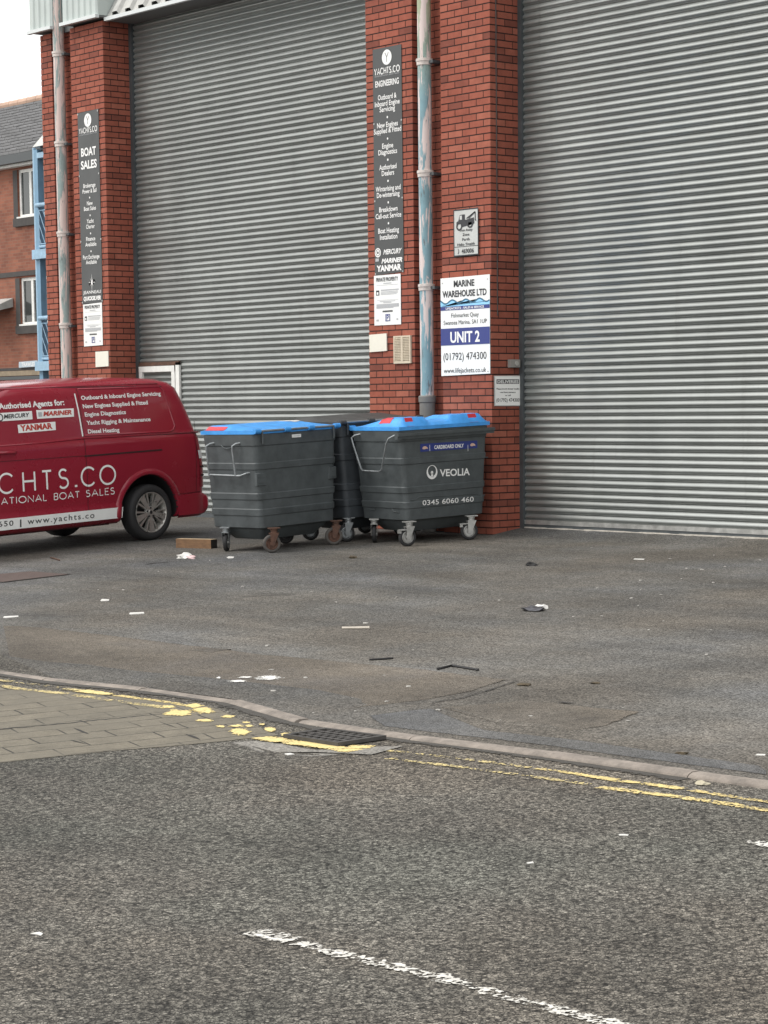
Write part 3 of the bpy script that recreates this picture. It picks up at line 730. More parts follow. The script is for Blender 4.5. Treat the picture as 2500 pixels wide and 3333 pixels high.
# downpipes
def downpipe(xc, zb, zt, m, collars, label, foot):
    Yp = -.01; R = .075
    t = thing('downpipe', (xc, Yp, zb), label, 'downpipe')
    rr = random.Random(int(zt * 10 + xc)); n = 20
    b = MB(); b.lathe([(zb, R), (zt, R)], lambda v: Vector((xc + v.y, Yp + v.z, v.x)), 28); b.make('pipe', m, t, smooth=True)
    for z in collars:
        k = MB(); k.lathe([(z - .045, R + .001), (z - .043, R + .010), (z - .008, R + .012), (z - .002, R + .018), (z + .026, R + .018), (z + .030, R + .001)], lambda v: Vector((xc + v.y, Yp + v.z, v.x)), 28)
        cl = k.make('collar', M_COLLAR, t, auto=40)
        k = MB(); k.box((xc + R - .005, Yp - .012, z - .03), (xc + R + .075, Yp + .125, z + .0)); k.make('bracket', M_DSTEEL, cl)
    if foot:
        k = MB(); k.lathe([(0.0, R + .012), (zb - .07, R + .012), (zb - .06, R + .022), (zb + .0, R + .024), (zb + .012, R + .014), (zb + .012, R)], lambda v: Vector((xc + v.y, Yp + v.z, v.x)), 28)
        k.make('socket', M_PIPEG, t, auto=40)
downpipe(-1.04, 1.50, 8.4, M_PIPE_B, (2.706, 3.94, 5.142, 6.35), 'blue downpipe with flaking paint between the two sign pillars', True)
downpipe(-8.455, 1.2, 8.4, M_PIPE_A, (2.548, 3.772, 4.966, 6.15), 'pink and grey flaking downpipe on the leftmost brick pillar', True)
# cables on the return face of the right pillar
def conduit(y, z0, z1, label, r=.006):
    b = MB(); b.tube([(r, y + random.uniform(-.002, .002), z0 + (z1 - z0) * i / 12) for i in range(13)], r, 6)
    tag(b.make('cable', M_CABLE), label, 'cable')
conduit(.085, 2.35, 6.4, 'thin dark cable down the inner return of the right pillar, nearer its corner')
# key switch
ks = thing('key_switch', (0, .31, 1.79), 'small grey key switch box beside the right shutter above the deliveries sign', 'switch box')
b = MB(); b.box((0.001, .235, 1.80), (.05, .375, 1.885)); b.make('box', mat('grey switch box', (.27, .26, .24), .5, noise=.1), ks)
b = MB(); b.cyl((.05, .318, 1.842), (.062, .318, 1.842), .025, 16); b.make('button', mat('pale switch face', (.40, .39, .36), .5), ks)

# ================================================================== SIGNS
FY = Plane((0, 0, 0), (1, 0, 0), (0, 0, 1))
SX = Plane((0, 0, 0), (0, 1, 0), (0, 0, 1))
# ---- tall engineering sign
t, sf, q = panel('sign_board', FY, [(1214.9, 162), (1307.6, 144), (1316, 884), (1222, 897)], M_SIGNG, 'tall charcoal sign headed engineering on the pillar between the shutters', 'sign')
cx = (q[0][0] + q[1][0] + q[2][0] + q[3][0]) / 4; wS = q[1][0] - q[0][0]
def ypos(sf, x, y): return sf.inv(x, y)[1]
def yline(sf, parent, cx, xr, y): return sf.inv(xr, y)[1]
def logoY(t, sf, cx, cz, r):
    disc(sf, cx, cz, r, r, M_LETW, t, .003, 40)
    s = r; strokes(sf, [[(cx, cz - .62 * s), (cx, cz + .02 * s)], [(cx, cz + .0 * s), (cx - .36 * s, cz + .62 * s)], [(cx, cz + .0 * s), (cx + .36 * s, cz + .62 * s)]], .09 * s, M_SIGNG, t, .0045, 'logo')
def geo_text(sf, s, a0, a1, b, h, wd, m, parent, off=.003):
    """thin geometric capitals (rounded C, S, O) spaced evenly between a0 and a1"""
    G = {'Y': .78, 'A': .9, 'C': .95, 'H': .78, 'T': .66, 'S': .55, '.': .2, 'O': 1.08, 'I': .12, 'N': .82, 'E': .52, 'R': .58, 'L': .48, 'B': .58, ' ': .62}
    gap = .30; W = sum(G[c] for c in s) + gap * (len(s) - 1); k = (a1 - a0) / W; x = a0; L = []
    for c in s:
        w = G[c] * k; X = lambda u: x + u * w; Yv = lambda v: b + v * h
        if c == 'Y': L += [[(X(.5), Yv(0)), (X(.5), Yv(.45))], [(X(0), Yv(1)), (X(.5), Yv(.44)), (X(1), Yv(1))]]
        if c == 'A': L += [[(X(0), Yv(0)), (X(.5), Yv(1)), (X(1), Yv(0))], [(X(.2), Yv(.33)), (X(.8), Yv(.33))]]
        if c == 'C': L += [arc(X(.5), Yv(.5), w * .5, h * .5, 42, 318)]
        if c == 'O': L += [arc(X(.5), Yv(.5), w * .5, h * .5, 0, 360, 36)]
        if c == 'H': L += [[(X(0), Yv(0)), (X(0), Yv(1))], [(X(1), Yv(0)), (X(1), Yv(1))], [(X(0), Yv(.52)), (X(1), Yv(.52))]]
        if c == 'T': L += [[(X(.5), Yv(0)), (X(.5), Yv(1))], [(X(0), Yv(.975)), (X(1), Yv(.975))]]
        if c == 'S': L += [arc(X(.5), Yv(.76), w * .42, h * .23, 35, 270, 14) + arc(X(.5), Yv(.265), w * .5, h * .265, 90, -145, 14)]
        if c == '.': L += [[(X(.5) - wd * .75, Yv(.05)), (X(.5) + wd * .75, Yv(.05))]]
        if c == 'I': L += [[(X(.5), Yv(0)), (X(.5), Yv(1))]]
        if c == 'N': L += [[(X(0), Yv(0)), (X(0), Yv(1)), (X(1), Yv(0)), (X(1), Yv(1))]]
        if c == 'E': L += [[(X(1), Yv(1)), (X(0), Yv(1)), (X(0), Yv(0)), (X(1), Yv(0))], [(X(0), Yv(.52)), (X(.85), Yv(.52))]]
        if c == 'L': L += [[(X(0), Yv(1)), (X(0), Yv(0)), (X(1), Yv(0))]]
        if c in 'RB': L += [[(X(0), Yv(0)), (X(0), Yv(1)), (X(.6), Yv(1))] + arc(X(.6), Yv(.76), w * .38, h * .24, 90, -90, 10) + [(X(0), Yv(.52))]]
        if c == 'R': L += [[(X(.5), Yv(.52)), (X(1), Yv(0))]]
        if c == 'B': L += [[(X(.6), Yv(.52))] + arc(X(.6), Yv(.26), w * .42, h * .26, 90, -90, 10) + [(X(0), Yv(0))]]
        x += w + gap * k
    strokes(sf, L, wd, m, parent, off)
Z = lambda x, y: sf.inv(x, y)[1]
logoY(t, sf, cx, Z(1259, 186), .083)
geo_text(sf, 'YACHTS.CO', cx - .215, cx + .215, Z(1261, 238), .066, .011, M_LETW, t)
textc(sf, 'INTERNATIONAL BOAT SALES', cx, Z(1261, 243), .42, .014, M_GREYT, t)
textc(sf, 'ENGINEERING', cx, Z(1261, 268), .405, .068, M_LETW, t, bold=.02)
def bl(s, y, x0, x1, cap=.058, k=1.0): textc(sf, s, cx, Z(1262, y), (x1 - x0) / 3.16 / (wS and 92.7 / wS), cap, M_LETW, t, bold=.014)
for s, y, x0, x1 in [('Outboard &', 313, 255, 445), ('Inboard Engine', 334, 225, 480), ('Servicing', 353, 272, 430), ('New Engines', 404, 248, 462), ('Supplied & Fitted', 423, 213, 495), ('Engine', 473, 298, 412), ('Diagnostics', 493, 262, 455), ('Authorised', 542, 270, 448), ('Dealers', 562, 297, 425), ('Winterising and', 612, 235, 492), ('De-winterising', 632, 247, 482), ('Breakdown', 680, 272, 462), ('Call-out Service', 701, 235, 500), ('Boat Heating', 749, 262, 477), ('Installation', 770, 278, 458)]: bl(s, y, x0, x1)
for y in (381, 451, 520, 589, 659, 727): disc(sf, cx, Z(1262, y), .012, .013, M_LETW, t, name='bullet')
def ring(sf, a, b, r, m, t): disc(sf, a, b, r, r, m, t, r0=.74); disc(sf, a, b, r * .55, r * .62, m, t, r0=.5)
ring(sf, cx - .19, Z(1250, 821), .052, M_LETW, t)
textc(sf, 'MERCURY', cx + .065, Z(1272, 818), .32, .055, M_LETW, t, bold=.03, shear=.3)
rect(sf, cx - .235, Z(1234, 851), cx - .175, Z(1234, 841), M_GREYT, t, name='logo')
textc(sf, 'MARINER', cx + .05, Z(1272, 847), .36, .050, M_LETW, t, bold=.045, shear=.3)
textc(sf, 'YANMAR', cx, Z(1268, 871), .43, .066, M_LETW, t, bold=.05)
for x, y in ((1218, 404), (1307, 390), (1221, 655), (1310, 643), (1223, 892), (1312, 883)):
    a, bb = sf.inv(x, y); screw(sf, a, bb, t)
# ---- boat sales sign
t, sf, q = panel('sign_board', FY, [(253.8, 369), (321.8, 354), (335.5, 984), (270, 992)], M_SIGNG, 'tall charcoal sign headed boat sales on the leftmost pillar', 'sign')
def CXs(y): return q[0][0] + .249 + (q[3][0] - q[0][0]) * (y - 369) / 623
def Z(x, y): return sf.inv(x, y)[1]
cx = CXs(391); logoY(t, sf, cx, Z(286, 391), .087)
cx = CXs(424); geo_text(sf, 'YACHTS.CO', cx - .215, cx + .215, Z(287, 431), .066, .011, M_LETW, t)
textc(sf, 'INTERNATIONAL BOAT SALES', cx, Z(287, 436), .42, .014, M_GREYT, t)
for s, y, x0, x1, cap in [('BOAT', 492, 410, 720, .108), ('SALES', 534, 405, 735, .108), ('Brokerage', 603, 455, 708, .055), ('Power & Sail', 621, 440, 730, .055), ('New', 661, 530, 650, .055), ('Boat Sales', 678, 468, 718, .055), ('Yacht', 719, 525, 670, .055), ('Charter', 737, 510, 690, .055), ('Finance', 777, 515, 705, .055), ('Available', 795, 500, 730, .055), ('Part Exchange', 836, 450, 795, .055), ('Available', 853, 510, 735, .055)]:
    textc(sf, s, CXs(y), Z(290, y), (x1 - x0) / 6.32 / 136.5, cap, M_LETW, t, bold=.03 if cap > .1 else .014)
for y in (643, 701, 760, 818): disc(sf, CXs(y), Z(293, y), .012, .013, M_LETW, t, name='bullet')
cx = CXs(919); cz = Z(300, 919); st = []
for i in range(16):
    rr = (.12 if i % 4 == 0 else .075 if i % 2 == 0 else .022); st.append((cx + rr * .72 * sin(i * pi / 8), cz + rr * cos(i * pi / 8)))
shape(sf, st, M_LETW, t)
textc(sf, 'JEANNEAU', CXs(950), Z(302, 950), .43, .042, M_LETW, t, bold=.01)
textc(sf, 'QUICKSILVER', CXs(970), Z(303, 970), .42, .052, M_LETW, t, bold=.05, shear=.2)
for x, y in ((254, 373), (318, 360), (259, 574), (322, 564), (264, 787), (329, 778), (269, 985), (333, 979)):
    a, bb = sf.inv(x, y); screw(sf, a, bb, t, .013)
# ---- private property notices
def notice(c, label, seed):
    t, sf, q = panel('notice_board', FY, c, M_WHITE, label, 'notice', 'private property notices on the brick pillars')
    x0, x1 = q[0][0], q[1][0]; z1, z0 = q[0][1], q[3][1]; w = x1 - x0; h = z1 - z0; U = lambda u: x0 + u * w; V = lambda v: z1 - v * h
    textc(sf, 'PRIVATE PROPERTY', U(.5), V(.085), .82 * w, .045, M_BLACK, t, bold=.02)
    def bar(u0, u1, v, th, m=M_GREYT): rect(sf, U(u0), V(v) - th / 2, U(u1), V(v) + th / 2, m, t)
    bar(.36, .66, .165, .010); bar(.1, .92, .20, .003); bar(.26, .93, .30, .013); bar(.26, .9, .335, .006); bar(.26, .9, .36, .006); bar(.26, .85, .385, .006)
    rect(sf, U(.08), V(.40), U(.2), V(.30), M_BLACK, t); rect(sf, U(.11), V(.385), U(.17), V(.335), M_WHITE, t, .0035)
    bar(.12, .92, .50, .003); bar(.22, .8, .525, .006); bar(.35, .65, .55, .008)
    for v in (.585, .602, .619, .636, .653): bar(.09, .93 - .2 * (v > .65), v, .009)
    bar(.32, .70, .725, .018, M_SIGNG)
    rect(sf, U(.42), V(.925), U(.60), V(.785), M_NAVY, t, name='parking_symbol'); rect(sf, U(.445), V(.91), U(.575), V(.80), M_WHITE, t, .0035, 'parking_symbol')
    textc(sf, 'P', U(.51), V(.855), .09 * w, .075, M_NAVY, t, bold=.03, off=.0045)
    bar(.08, .17, .90, .02); bar(.84, .9, .895, .02)
notice([(1219, 898), (1305.4, 890.5), (1307, 1055.5), (1220.6, 1060)], 'white private property notice below the tall engineering sign', 1)
notice([(272, 989), (333, 984.5), (336.3, 1123), (275.3, 1128)], 'white private property notice below the tall boat sales sign', 2)
# ---- blank plates and vent
def plate(c, label):
    t, sf, q = panel('blank_plate', FY, c, M_CREAM, label, 'plate', 'blank cream plates on the brick pillars', th=.012)
plate([(1205, 1090), (1261, 1085), (1262, 1142), (1206.5, 1146.5)], 'blank cream square plate left of the beige louvred vent')
plate([(313.7, 1145), (355, 1142.5), (356, 1192), (314.5, 1195)], 'blank cream square plate at the leftmost pillar corner above the van roof')
a0, b1 = FY.inv(1285, 1094); a1, b0 = FY.inv(1341, 1182)
vt = thing('wall_vent', ((a0 + a1) / 2, 0, b0), 'beige plastic louvred air vent low on the middle pillar', 'vent')
b = MB(); fr = .018
b.box((a0, -.022, b0), (a0 + fr, 0, b1)); b.box((a1 - fr, -.022, b0), (a1, 0, b1)); b.box((a0 + fr, -.022, b0), (a1 - fr, 0, b0 + fr)); b.box((a0 + fr, -.022, b1 - fr), (a1 - fr, 0, b1)); am = (a0 + a1) / 2; b.box((am - .016, -.024, b0 + fr), (am + .016, 0, b1 - fr))
b.make('frame', M_BEIGE, vt)
b = MB(); nL = 15
for i in range(nL):
    z = b0 + fr + (b1 - b0 - 2 * fr) * (i + .5) / nL
    for xa, xb in ((a0 + fr, am - .016), (am + .016, a1 - fr)):
        b.quad((xa, -.022, z - .006), (xb, -.022, z - .006), (xb, -.004, z + .010), (xa, -.004, z + .010)); b.quad((xa, -.0225, z - .009), (xb, -.0225, z - .009), (xb, -.022, z - .0055), (xa, -.022, z - .0055))
b.make('louvre', M_BEIGE, vt)
boxo('backing', (a0 + .002, -.003, b0 + .002), (a1 - .002, -.0005, b1 - .002), mat('dark vent inside', (.06, .05, .04), .9), vt)
# ---- tow away sign
t, sf, q = panel('tow_sign', FY, [(1482, 686), (1558.5, 676), (1559, 826.5), (1482.5, 834)], M_SILVER, 'grey metal tow away zone sign with truck picture above the warehouse sign', 'sign', gap=.012)
x0, x1 = q[0][0], q[1][0]; z1, z0 = q[0][1], q[3][1]; w = x1 - x0; h = z1 - z0; U = lambda u: x0 + u * w; V = lambda v: z1 - v * h
for a, bb, c, d in ((-.03, -.015, 1.03, .012), (-.03, .988, 1.03, 1.015), (-.03, .012, .0, .988), (1.0, .012, 1.03, .988), (.0, .80, 1.0, .812)): rect(sf, U(a), V(d), U(c), V(bb), M_BLACK, t, name='border')
sh = [(.10, .34), (.10, .24), (.18, .22), (.24, .09), (.36, .085), (.36, .085), (.46, .085), (.46, .21), (.84, .17), (.86, .30), (.78, .32), (.74, .26), (.62, .27), (.58, .335), (.34, .36), (.30, .285), (.17, .295), (.13, .36)]
shape(sf, [(U(u), V(v + .02)) for u, v in sh], M_BLACK, t, .003, 'truck_symbol'); rect(sf, U(.245), V(.215), U(.34), V(.125), M_SILVER, t, .0042, 'truck_symbol')
for u, v in ((.22, .355), (.68, .315)): disc(sf, U(u), V(v), .048, .048, M_BLACK, t, .0042, 24, 'truck_symbol', r0=.62)
strokes(sf, [[(U(.53), V(.20)), (U(.90), V(.07))], [(U(.62), V(.20)), (U(.90), V(.07))], [(U(.90), V(.07)), (U(.90), V(.25)), (U(.94), V(.265))]], .012, M_BLACK, t, .0042, 'truck_symbol')
for s, v, ww in (('Tow Away', .445, .56), ('Zone', .545, .29), ('Parth', .65, .32), ('Halio Ymaith', .755, .74)): textc(sf, s, U(.5), V(v), ww * w, .030, M_BLACK, t, bold=.015)
textc(sf, '469006', U(.57), V(.905), .52 * w, .048, M_BLACK, t, bold=.02)
strokes(sf, [arc(U(.15), V(.905), .014, .026, 80, -80, 8)], .009, M_BLACK, t, .003, 'phone_symbol')
# ---- marine warehouse sign
t, sf, q = panel('shop_sign', FY, [(1437, 907), (1597, 892.6), (1598.5, 1215.5), (1440, 1224)], M_WHITE, 'large white and blue unit two warehouse sign on the right pillar', 'sign', gap=.010)
x0, x1 = (q[0][0] + q[3][0]) / 2, (q[1][0] + q[2][0]) / 2; z1, z0 = q[0][1], q[3][1]; w = x1 - x0; h = z1 - z0; U = lambda u: x0 + u * w; V = lambda v: z1 - v * h
textc(sf, 'MARINE', U(.485), V(.062), .42 * w, .070, M_BLACK, t, bold=.03)
textc(sf, 'WAREHOUSE LTD', U(.49), V(.163), .90 * w, .070, M_BLACK, t, bold=.03)
N = 60; wave = [(u / N, .245 - .018 * cos(2 * pi * (u / N * 3.6 + .12))) for u in range(N + 1)]
shape(sf, [(U(u), V(v)) for u, v in wave] + [(U(1), V(.292)), (U(0), V(.292))], M_SKYB, t, .003, 'wave')
strokes(sf, [[(U(u), V(v)) for u, v in wave]], .016, mat('teal print', (.03, .13, .22), .5), t, .0042, 'wave')
rect(sf, U(0), V(.33), U(1), V(.292), M_NAVY, t, .003, 'band'); textc(sf, 'LIFEJACKETS - SALES & SERVICE', U(.5), V(.311), .78 * w, .024, M_LETW, t, bold=.02, off=.0045)
textc(sf, 'Fishmarket Quay', U(.5), V(.383), .56 * w, .048, M_BLACK, t); textc(sf, 'Swansea Marina, SA1 1UP', U(.5), V(.455), .88 * w, .048, M_BLACK, t)
rect(sf, U(0), V(.688), U(1), V(.515), M_NAVY, t, .003, 'band'); textc(sf, 'UNIT 2', U(.5), V(.604), .60 * w, .118, M_LETW, t, bold=.028, off=.0045)
textc(sf, '(01792) 474300', U(.49), V(.80), .88 * w, .082, M_BLACK, t, bold=.0); textc(sf, 'www.lifejackets.co.uk', U(.49), V(.944), .87 * w, .055, M_BLACK, t)
for u, v in ((.04, .05), (.96, .04), (.96, .965)): screw(sf, U(u), V(v), t, .008)
# ---- deliveries sign on the return face
t, sf, q = panel('delivery_sign', SX, [(1606.5, 1223), (1694.3, 1222), (1695, 1321.6), (1607.3, 1321.6)], M_SILVER, 'small white deliveries sign on the return beside the right shutter', 'sign', gap=.006)
MATS['silver grey sign'] = M_SILVER
x0, x1 = q[0][0], q[1][0]; z1, z0 = q[0][1], q[3][1]; w = x1 - x0; h = z1 - z0; U = lambda u: x0 + u * w; V = lambda v: z1 - v * h
rect(sf, U(.03), V(.98), U(.97), V(.02), mat('off white enamel', (.90, .90, .87), .5), t, .0015)
rect(sf, U(.08), V(.265), U(.92), V(.12), M_BLACK, t, .003, 'band'); textc(sf, 'DELIVERIES', U(.5), V(.193), .78 * w, .032, M_LETW, t, bold=.03, off=.0045)
for s, v, ww in (('Please knock shutter loudly,', .43, .84), ('use front entrance', .545, .56), ('or call', .645, .2)): textc(sf, s, U(.5), V(v), ww * w, .017, M_BLACK, t, bold=.02)
textc(sf, '(01792) 474300', U(.5), V(.80), .86 * w, .040, M_BLACK, t, bold=.01)

# ================================================================== WHEELED BINS
def rrect(L, Wd, r, n=5):
    pts = []
    for cx, cy, t0 in ((L / 2 - r, Wd / 2 - r, 0), (-L / 2 + r, Wd / 2 - r, 90), (-L / 2 + r, -Wd / 2 + r, 180), (L / 2 - r, -Wd / 2 + r, 270)):
        pts += [(cx + r * cos(radians(t0 + 90 * i / n)), cy + r * sin(radians(t0 + 90 * i / n))) for i in range(n + 1)]
    return pts
class Bin:
    def __init__(s, label, c, th, La, Wa, Lb, Wb, zt, zb, mbody, mlid, hinge_near, dome):
        s.M = Matrix.Translation((c[0], c[1], gz(c[1]))) @ Matrix.Rotation(math.atan(SL), 4, 'X') @ Matrix.Rotation(th, 4, 'Z')
        s.th = th; s.La, s.Wa, s.Lb, s.Wb, s.zt, s.zb = La, Wa, Lb, Wb, zt, zb
        s.t = thing('wheeled_bin', (c[0], c[1], gz(c[1])), label, 'bin', 'wheeled bins by the right pillar')
        s.body(mbody); s.lid(mlid, hinge_near, dome); s.mb = mbody
    def P(s, u, v, z): return s.M @ Vector((u, v, z))
    def dims(s, z):
        k = (z - s.zb) / (s.zt - s.zb); return s.Lb + (s.La - s.Lb) * k, s.Wb + (s.Wa - s.Wb) * k
    def body(s, m):
        zt, zb = s.zt, s.zb; H = zt - zb; lv = []
        for f, o in ((0, -.02), (.012, .0), (.135, .0), (.142, .008), (.205, .009), (.215, .0), (.305, .0), (.313, .008), (.372, .009), (.383, 0), (.625, 0), (.633, .008), (.692, .009), (.703, 0), (.875, 0), (.885, .008), (1.0, .010), (1.0, -.02), (.96, -.035)):
            lv.append((zb + f * H, o))
        b = MB(); rows = []
        for z, o in lv:
            L, Wd = s.dims(z); rows.append([s.P(x, y, z) for x, y in rrect(L + 2 * o, Wd + 2 * o, .055)])
        k = b.grid(rows, True); n = len(rows[0])
        b.f.append(tuple(k + q for q in reversed(range(n)))); e = k + (len(rows) - 1) * n; b.f.append(tuple(e + q for q in range(n)))
        s.b = b.make('body', m, s.t, auto=32)
        b = MB(); rows = []
        for z, fx, fy in ((zb + .01, .92, .86), (zb - .02, .90, .82), (.135, .74, .62), (.125, .72, .6)):
            rows.append([s.P(x, y, z) for x, y in rrect(s.Lb * fx, s.Wb * fy, .05)])
        k = b.grid(rows, True); b.f.append(tuple(k + 3 * n + q for q in reversed(range(n)))); b.make('sump', m, s.t, auto=32)
    def plane(s, side):
        """surface of a face: a = metres along, b = height parameter"""
        z0, z1 = s.zb, s.zt; (L0, W0), (L1, W1) = s.dims(z0), s.dims(z1)
        if side == 'near': o, e, ua = (0, -W0 / 2, z0), (0, -W1 / 2, z1), (1, 0, 0)
        if side == 'left': o, e, ua = (-L0 / 2, 0, z0), (-L1 / 2, 0, z1), (0, 1, 0)
        o = s.P(*o); e = s.P(*e); return Plane(o, (s.M.to_3x3() @ Vector(ua)), (e - o).normalized())
    def lid(s, m, hinge_near, dome):
        L, Wd = s.La + .028, s.Wa + .034; zt = s.zt + .012; sg = -1 if hinge_near else 1
        s.ridge = lambda u: 0
        def h(u, v):
            q = sg * v / (Wd / 2)             # +1 hinge ... -1 front
            e = min((L / 2 - abs(u)) / .11, 1); e = e * e * (3 - 2 * e); e = max(e, 0)
            f = min((q + 1) / .13, 1); f = max(0, f) ; f = f * f * (3 - 2 * f)
            g = 1 - max(0, (q + .25) / 1.25); g = min(g, 1); g = max(g, 0); g = g ** 1.15
            r = .030 + dome * e * f * g
            if dome > .08 and abs(u + .06) < .165 and q < .1:
                w = min(1, (.165 - abs(u + .06)) / .035) * min(1, (.1 - q) / .15); r -= .042 * w * f
            r += .0035 * sin(u * 26) * (q > -.7) * e
            return r
        s.h = h; s.lz = zt
        nu, nv = 44, 26; b = MB(); rows = []
        for i in range(nu + 1):
            u = -L / 2 + L * i / nu; rows.append([s.P(u, -Wd / 2 + Wd * j / nv, zt + h(u, -Wd / 2 + Wd * j / nv)) for j in range(nv + 1)])
        k = b.grid(rows); N = nv + 1
        ring = [k + i * N for i in range(nu + 1)] + [k + nu * N + j for j in range(1, N)] + [k + i * N + nv for i in range(nu - 1, -1, -1)] + [k + j for j in range(nv - 1, 0, -1)]
        inv = s.M.inverted(); low = []
        for q in ring:
            p = inv @ b.v[q]; low.append(len(b.v)); b.v.append(s.P(p.x, p.y, zt - .008))
        R = len(ring)
        for i in range(R): j = (i + 1) % R; b.f.append((ring[i], low[i], low[j], ring[j]))
        b.f.append(tuple(low)); s.lido = b.make('lid', m, s.t, auto=35)
        b = MB(); vh = sg * (Wd / 2 + .012); zz = zt + .022
        b.tube([s.P(-L / 2 + .02, vh, zz), s.P(L / 2 - .02, vh, zz)], .011, 8); b.make('hinge_rod', M_TUBE if dome < .08 or True else m, s.lido)
        for u in (-L / 2 + .035, -.15, .19, L / 2 - .035):
            b = MB(); b.tube([s.P(u - .04, vh, zz), s.P(u + .04, vh, zz)], .026, 10); b.make('hinge_knuckle', m, s.lido, auto=40)
        for u in (-L / 2 + .10, L / 2 - .09):
            b = MB(); b.tube([s.P(u, vh, zz), s.P(u, vh + sg * .012, zz - .05), s.P(u, vh + sg * .008, zz - .13)], .011, 6); b.make('hinge_bracket', s.b.data.materials[0], s.t)
    def sticker(s, u0, u1, v0, v1, m, name='sticker'):
        b = MB(); N = 10
        b.grid([[s.P(u0 + (u1 - u0) * i / N, v0 + (v1 - v0) * j / N, s.lz + s.h(u0 + (u1 - u0) * i / N, v0 + (v1 - v0) * j / N) + .0035) for j in range(N + 1)] for i in range(N + 1)])
        return b.make(name, m, s.lido, smooth=True)
    def castor(s, wp, yaw, mt, mr, mf, brake=False):
        """wp: world contact point; yaw: direction the wheel rolls"""
        R = .094; d = Vector((cos(yaw), sin(yaw), SL * sin(yaw))).normalized(); ax = Vector((0, 0, 1)).cross(d).normalized(); up = d.cross(ax)
        c = Vector(wp) + up * R; T = lambda v: c + ax * v.x + d * v.y + up * v.z
        b = MB(); piv = .035; zt = s.zb - .01 - R
        for sd in (-1, 1):
            x = sd * .031
            v = [(x, -.018, -.02), (x, .018, -.02), (x, .040 + piv, .105), (x, -.030 + piv * .4, .105)]; v2 = [(a + sd * .005, bb, cc) for a, bb, cc in v]
            k = len(b.v); b.v += [T(Vector(q)) for q in v + v2]; b.f += [tuple(k + i for i in q) for q in ((0, 1, 2, 3), (7, 6, 5, 4), (0, 4, 5, 1), (1, 5, 6, 2), (2, 6, 7, 3), (3, 7, 4, 0))]
        b.box((-.036, -.02, .105), (.036, .04 + piv, .112), T); b.lathe([(0, .034), (.02, .034), (.024, .04), (.05, .04)], lambda q: T(Vector((q.y, .03 + q.z, .112 + q.x))), 14)
        b.box((-.05, -.03, .155), (.05, .09, max(.165, zt)), T)
        if brake: b.box((-.036, -.085, .075), (.036, -.015, .085), T); b.box((-.02, -.1, .045), (.02, -.07, .083), T)
        cs = b.make('castor', mf, s.t, auto=40)
        w = MB(); w.lathe([(-.018, .064), (-.022, .070), (-.021, .086), (-.013, R), (.013, R), (.021, .086), (.022, .070), (.018, .064)], T, 28); w.make('tyre', mt, cs, auto=50)
        w = MB(); w.lathe([(-.018, .065), (-.0215, .060), (-.008, .050), (-.007, .024), (-.028, .022), (-.028, .0005)], T, 24); w.lathe([(.018, .065), (.0215, .060), (.008, .050), (.007, .024), (.028, .022), (.028, .0005)], T, 24); w.make('wheel_rim', mr, cs, auto=40)
        return cs

# ---- left bin (hinge side towards the yard)
BL = Bin('grey wheeled bin with flat blue lid parked nearest the red van', (-1.182, -2.055), 1.661, 1.182, .801, 1.060, .768, 1.224, .247, M_BINB, M_LIDB, True, .052)
nearL = BL.plane('near'); leftL = BL.plane('left')
for p, yaw, a in (((738, 1794), radians(-48), 0), ((886, 1799), radians(65), 1), ((1088, 1773), radians(62), 1), ((930, 1769), radians(35), 2)):
    BL.castor(yardp(*p), yaw, M_RUBG if a == 1 else M_RUB, M_RUST if a == 1 else (M_ZINC if a == 0 else M_RUB), M_RUST if a == 1 else (M_TUBE if a == 0 else M_BIND), a == 0)
a0, b0 = nearL.inv(946.5, 1424.5); a1, b1 = nearL.inv(976, 1412)
st = rect(nearL, a0, b0, a1, b1, M_WHITE, BL.t, .018, 'sticker'); rect(nearL, a0 + .02, b0 + .014, a1 - .015, b1 - .014, M_GREYT, st, .0195, 'sticker_print')
textpx(nearL, 'CONTINENTAL', 900, 1059, 1669, 1654, 14, M_BINB, BL.t, bold=.03, off=.016)
def raised(sf, x0, y0, x1, y1, m, parent, th=.016):
    a0, b0 = sf.inv(x0, y1); a1, b1 = sf.inv(x1, y0)
    b = MB(); q = [(a0, b0), (a1, b0), (a1, b1), (a0, b1)]; i_ = .008
    fr = [sf.P(a, bb, th) for a, bb in [(a0 + i_, b0 + i_), (a1 - i_, b0 + i_), (a1 - i_, b1 - i_), (a0 + i_, b1 - i_)]]; bk = [sf.P(a, bb, -.01) for a, bb in q]
    b.poly(fr)
    for i in range(4): j = (i + 1) % 4; b.quad(bk[i], bk[j], fr[j], fr[i])
    return b.make('lifting_pad', m, parent)
raised(nearL, 832, 1537, 865, 1584, M_BINB, BL.t); raised(nearL, 1068, 1517, 1092, 1560, M_BINB, BL.t)
for y in (1551, 1568): raised(nearL, 836, y, 858, y + 5, M_BINB, BL.t, .022)
for y in (1531, 1546): raised(nearL, 1076, y, 1092, y + 5, M_BINB, BL.t, .022)
def bar(sf, pts, parent, name='handle', m=None, r=.010, outs=.05):
    b = MB(); P = []
    for i, (x, y, k) in enumerate(pts): a, bb = sf.inv(x, y); P.append(sf.P(a, bb, k))
    b.tube(P, r, 8); return b.make(name, m or M_TUBE, parent, auto=40)
bar(leftL, [(700, 1441, -.01), (694, 1443, .045), (688, 1450, .07), (688, 1462, .07), (694, 1545, .055), (694, 1546, -.01)], BL.t)
bar(leftL, [(784, 1441, -.01), (778, 1443, .045), (772, 1450, .07), (772, 1462, .07), (779, 1545, .055), (779, 1547, -.01)], BL.t)
bar(leftL, [(690, 1543, .05), (793, 1547, .05), (808, 1540, .03), (812, 1539, -.01)], BL.t)
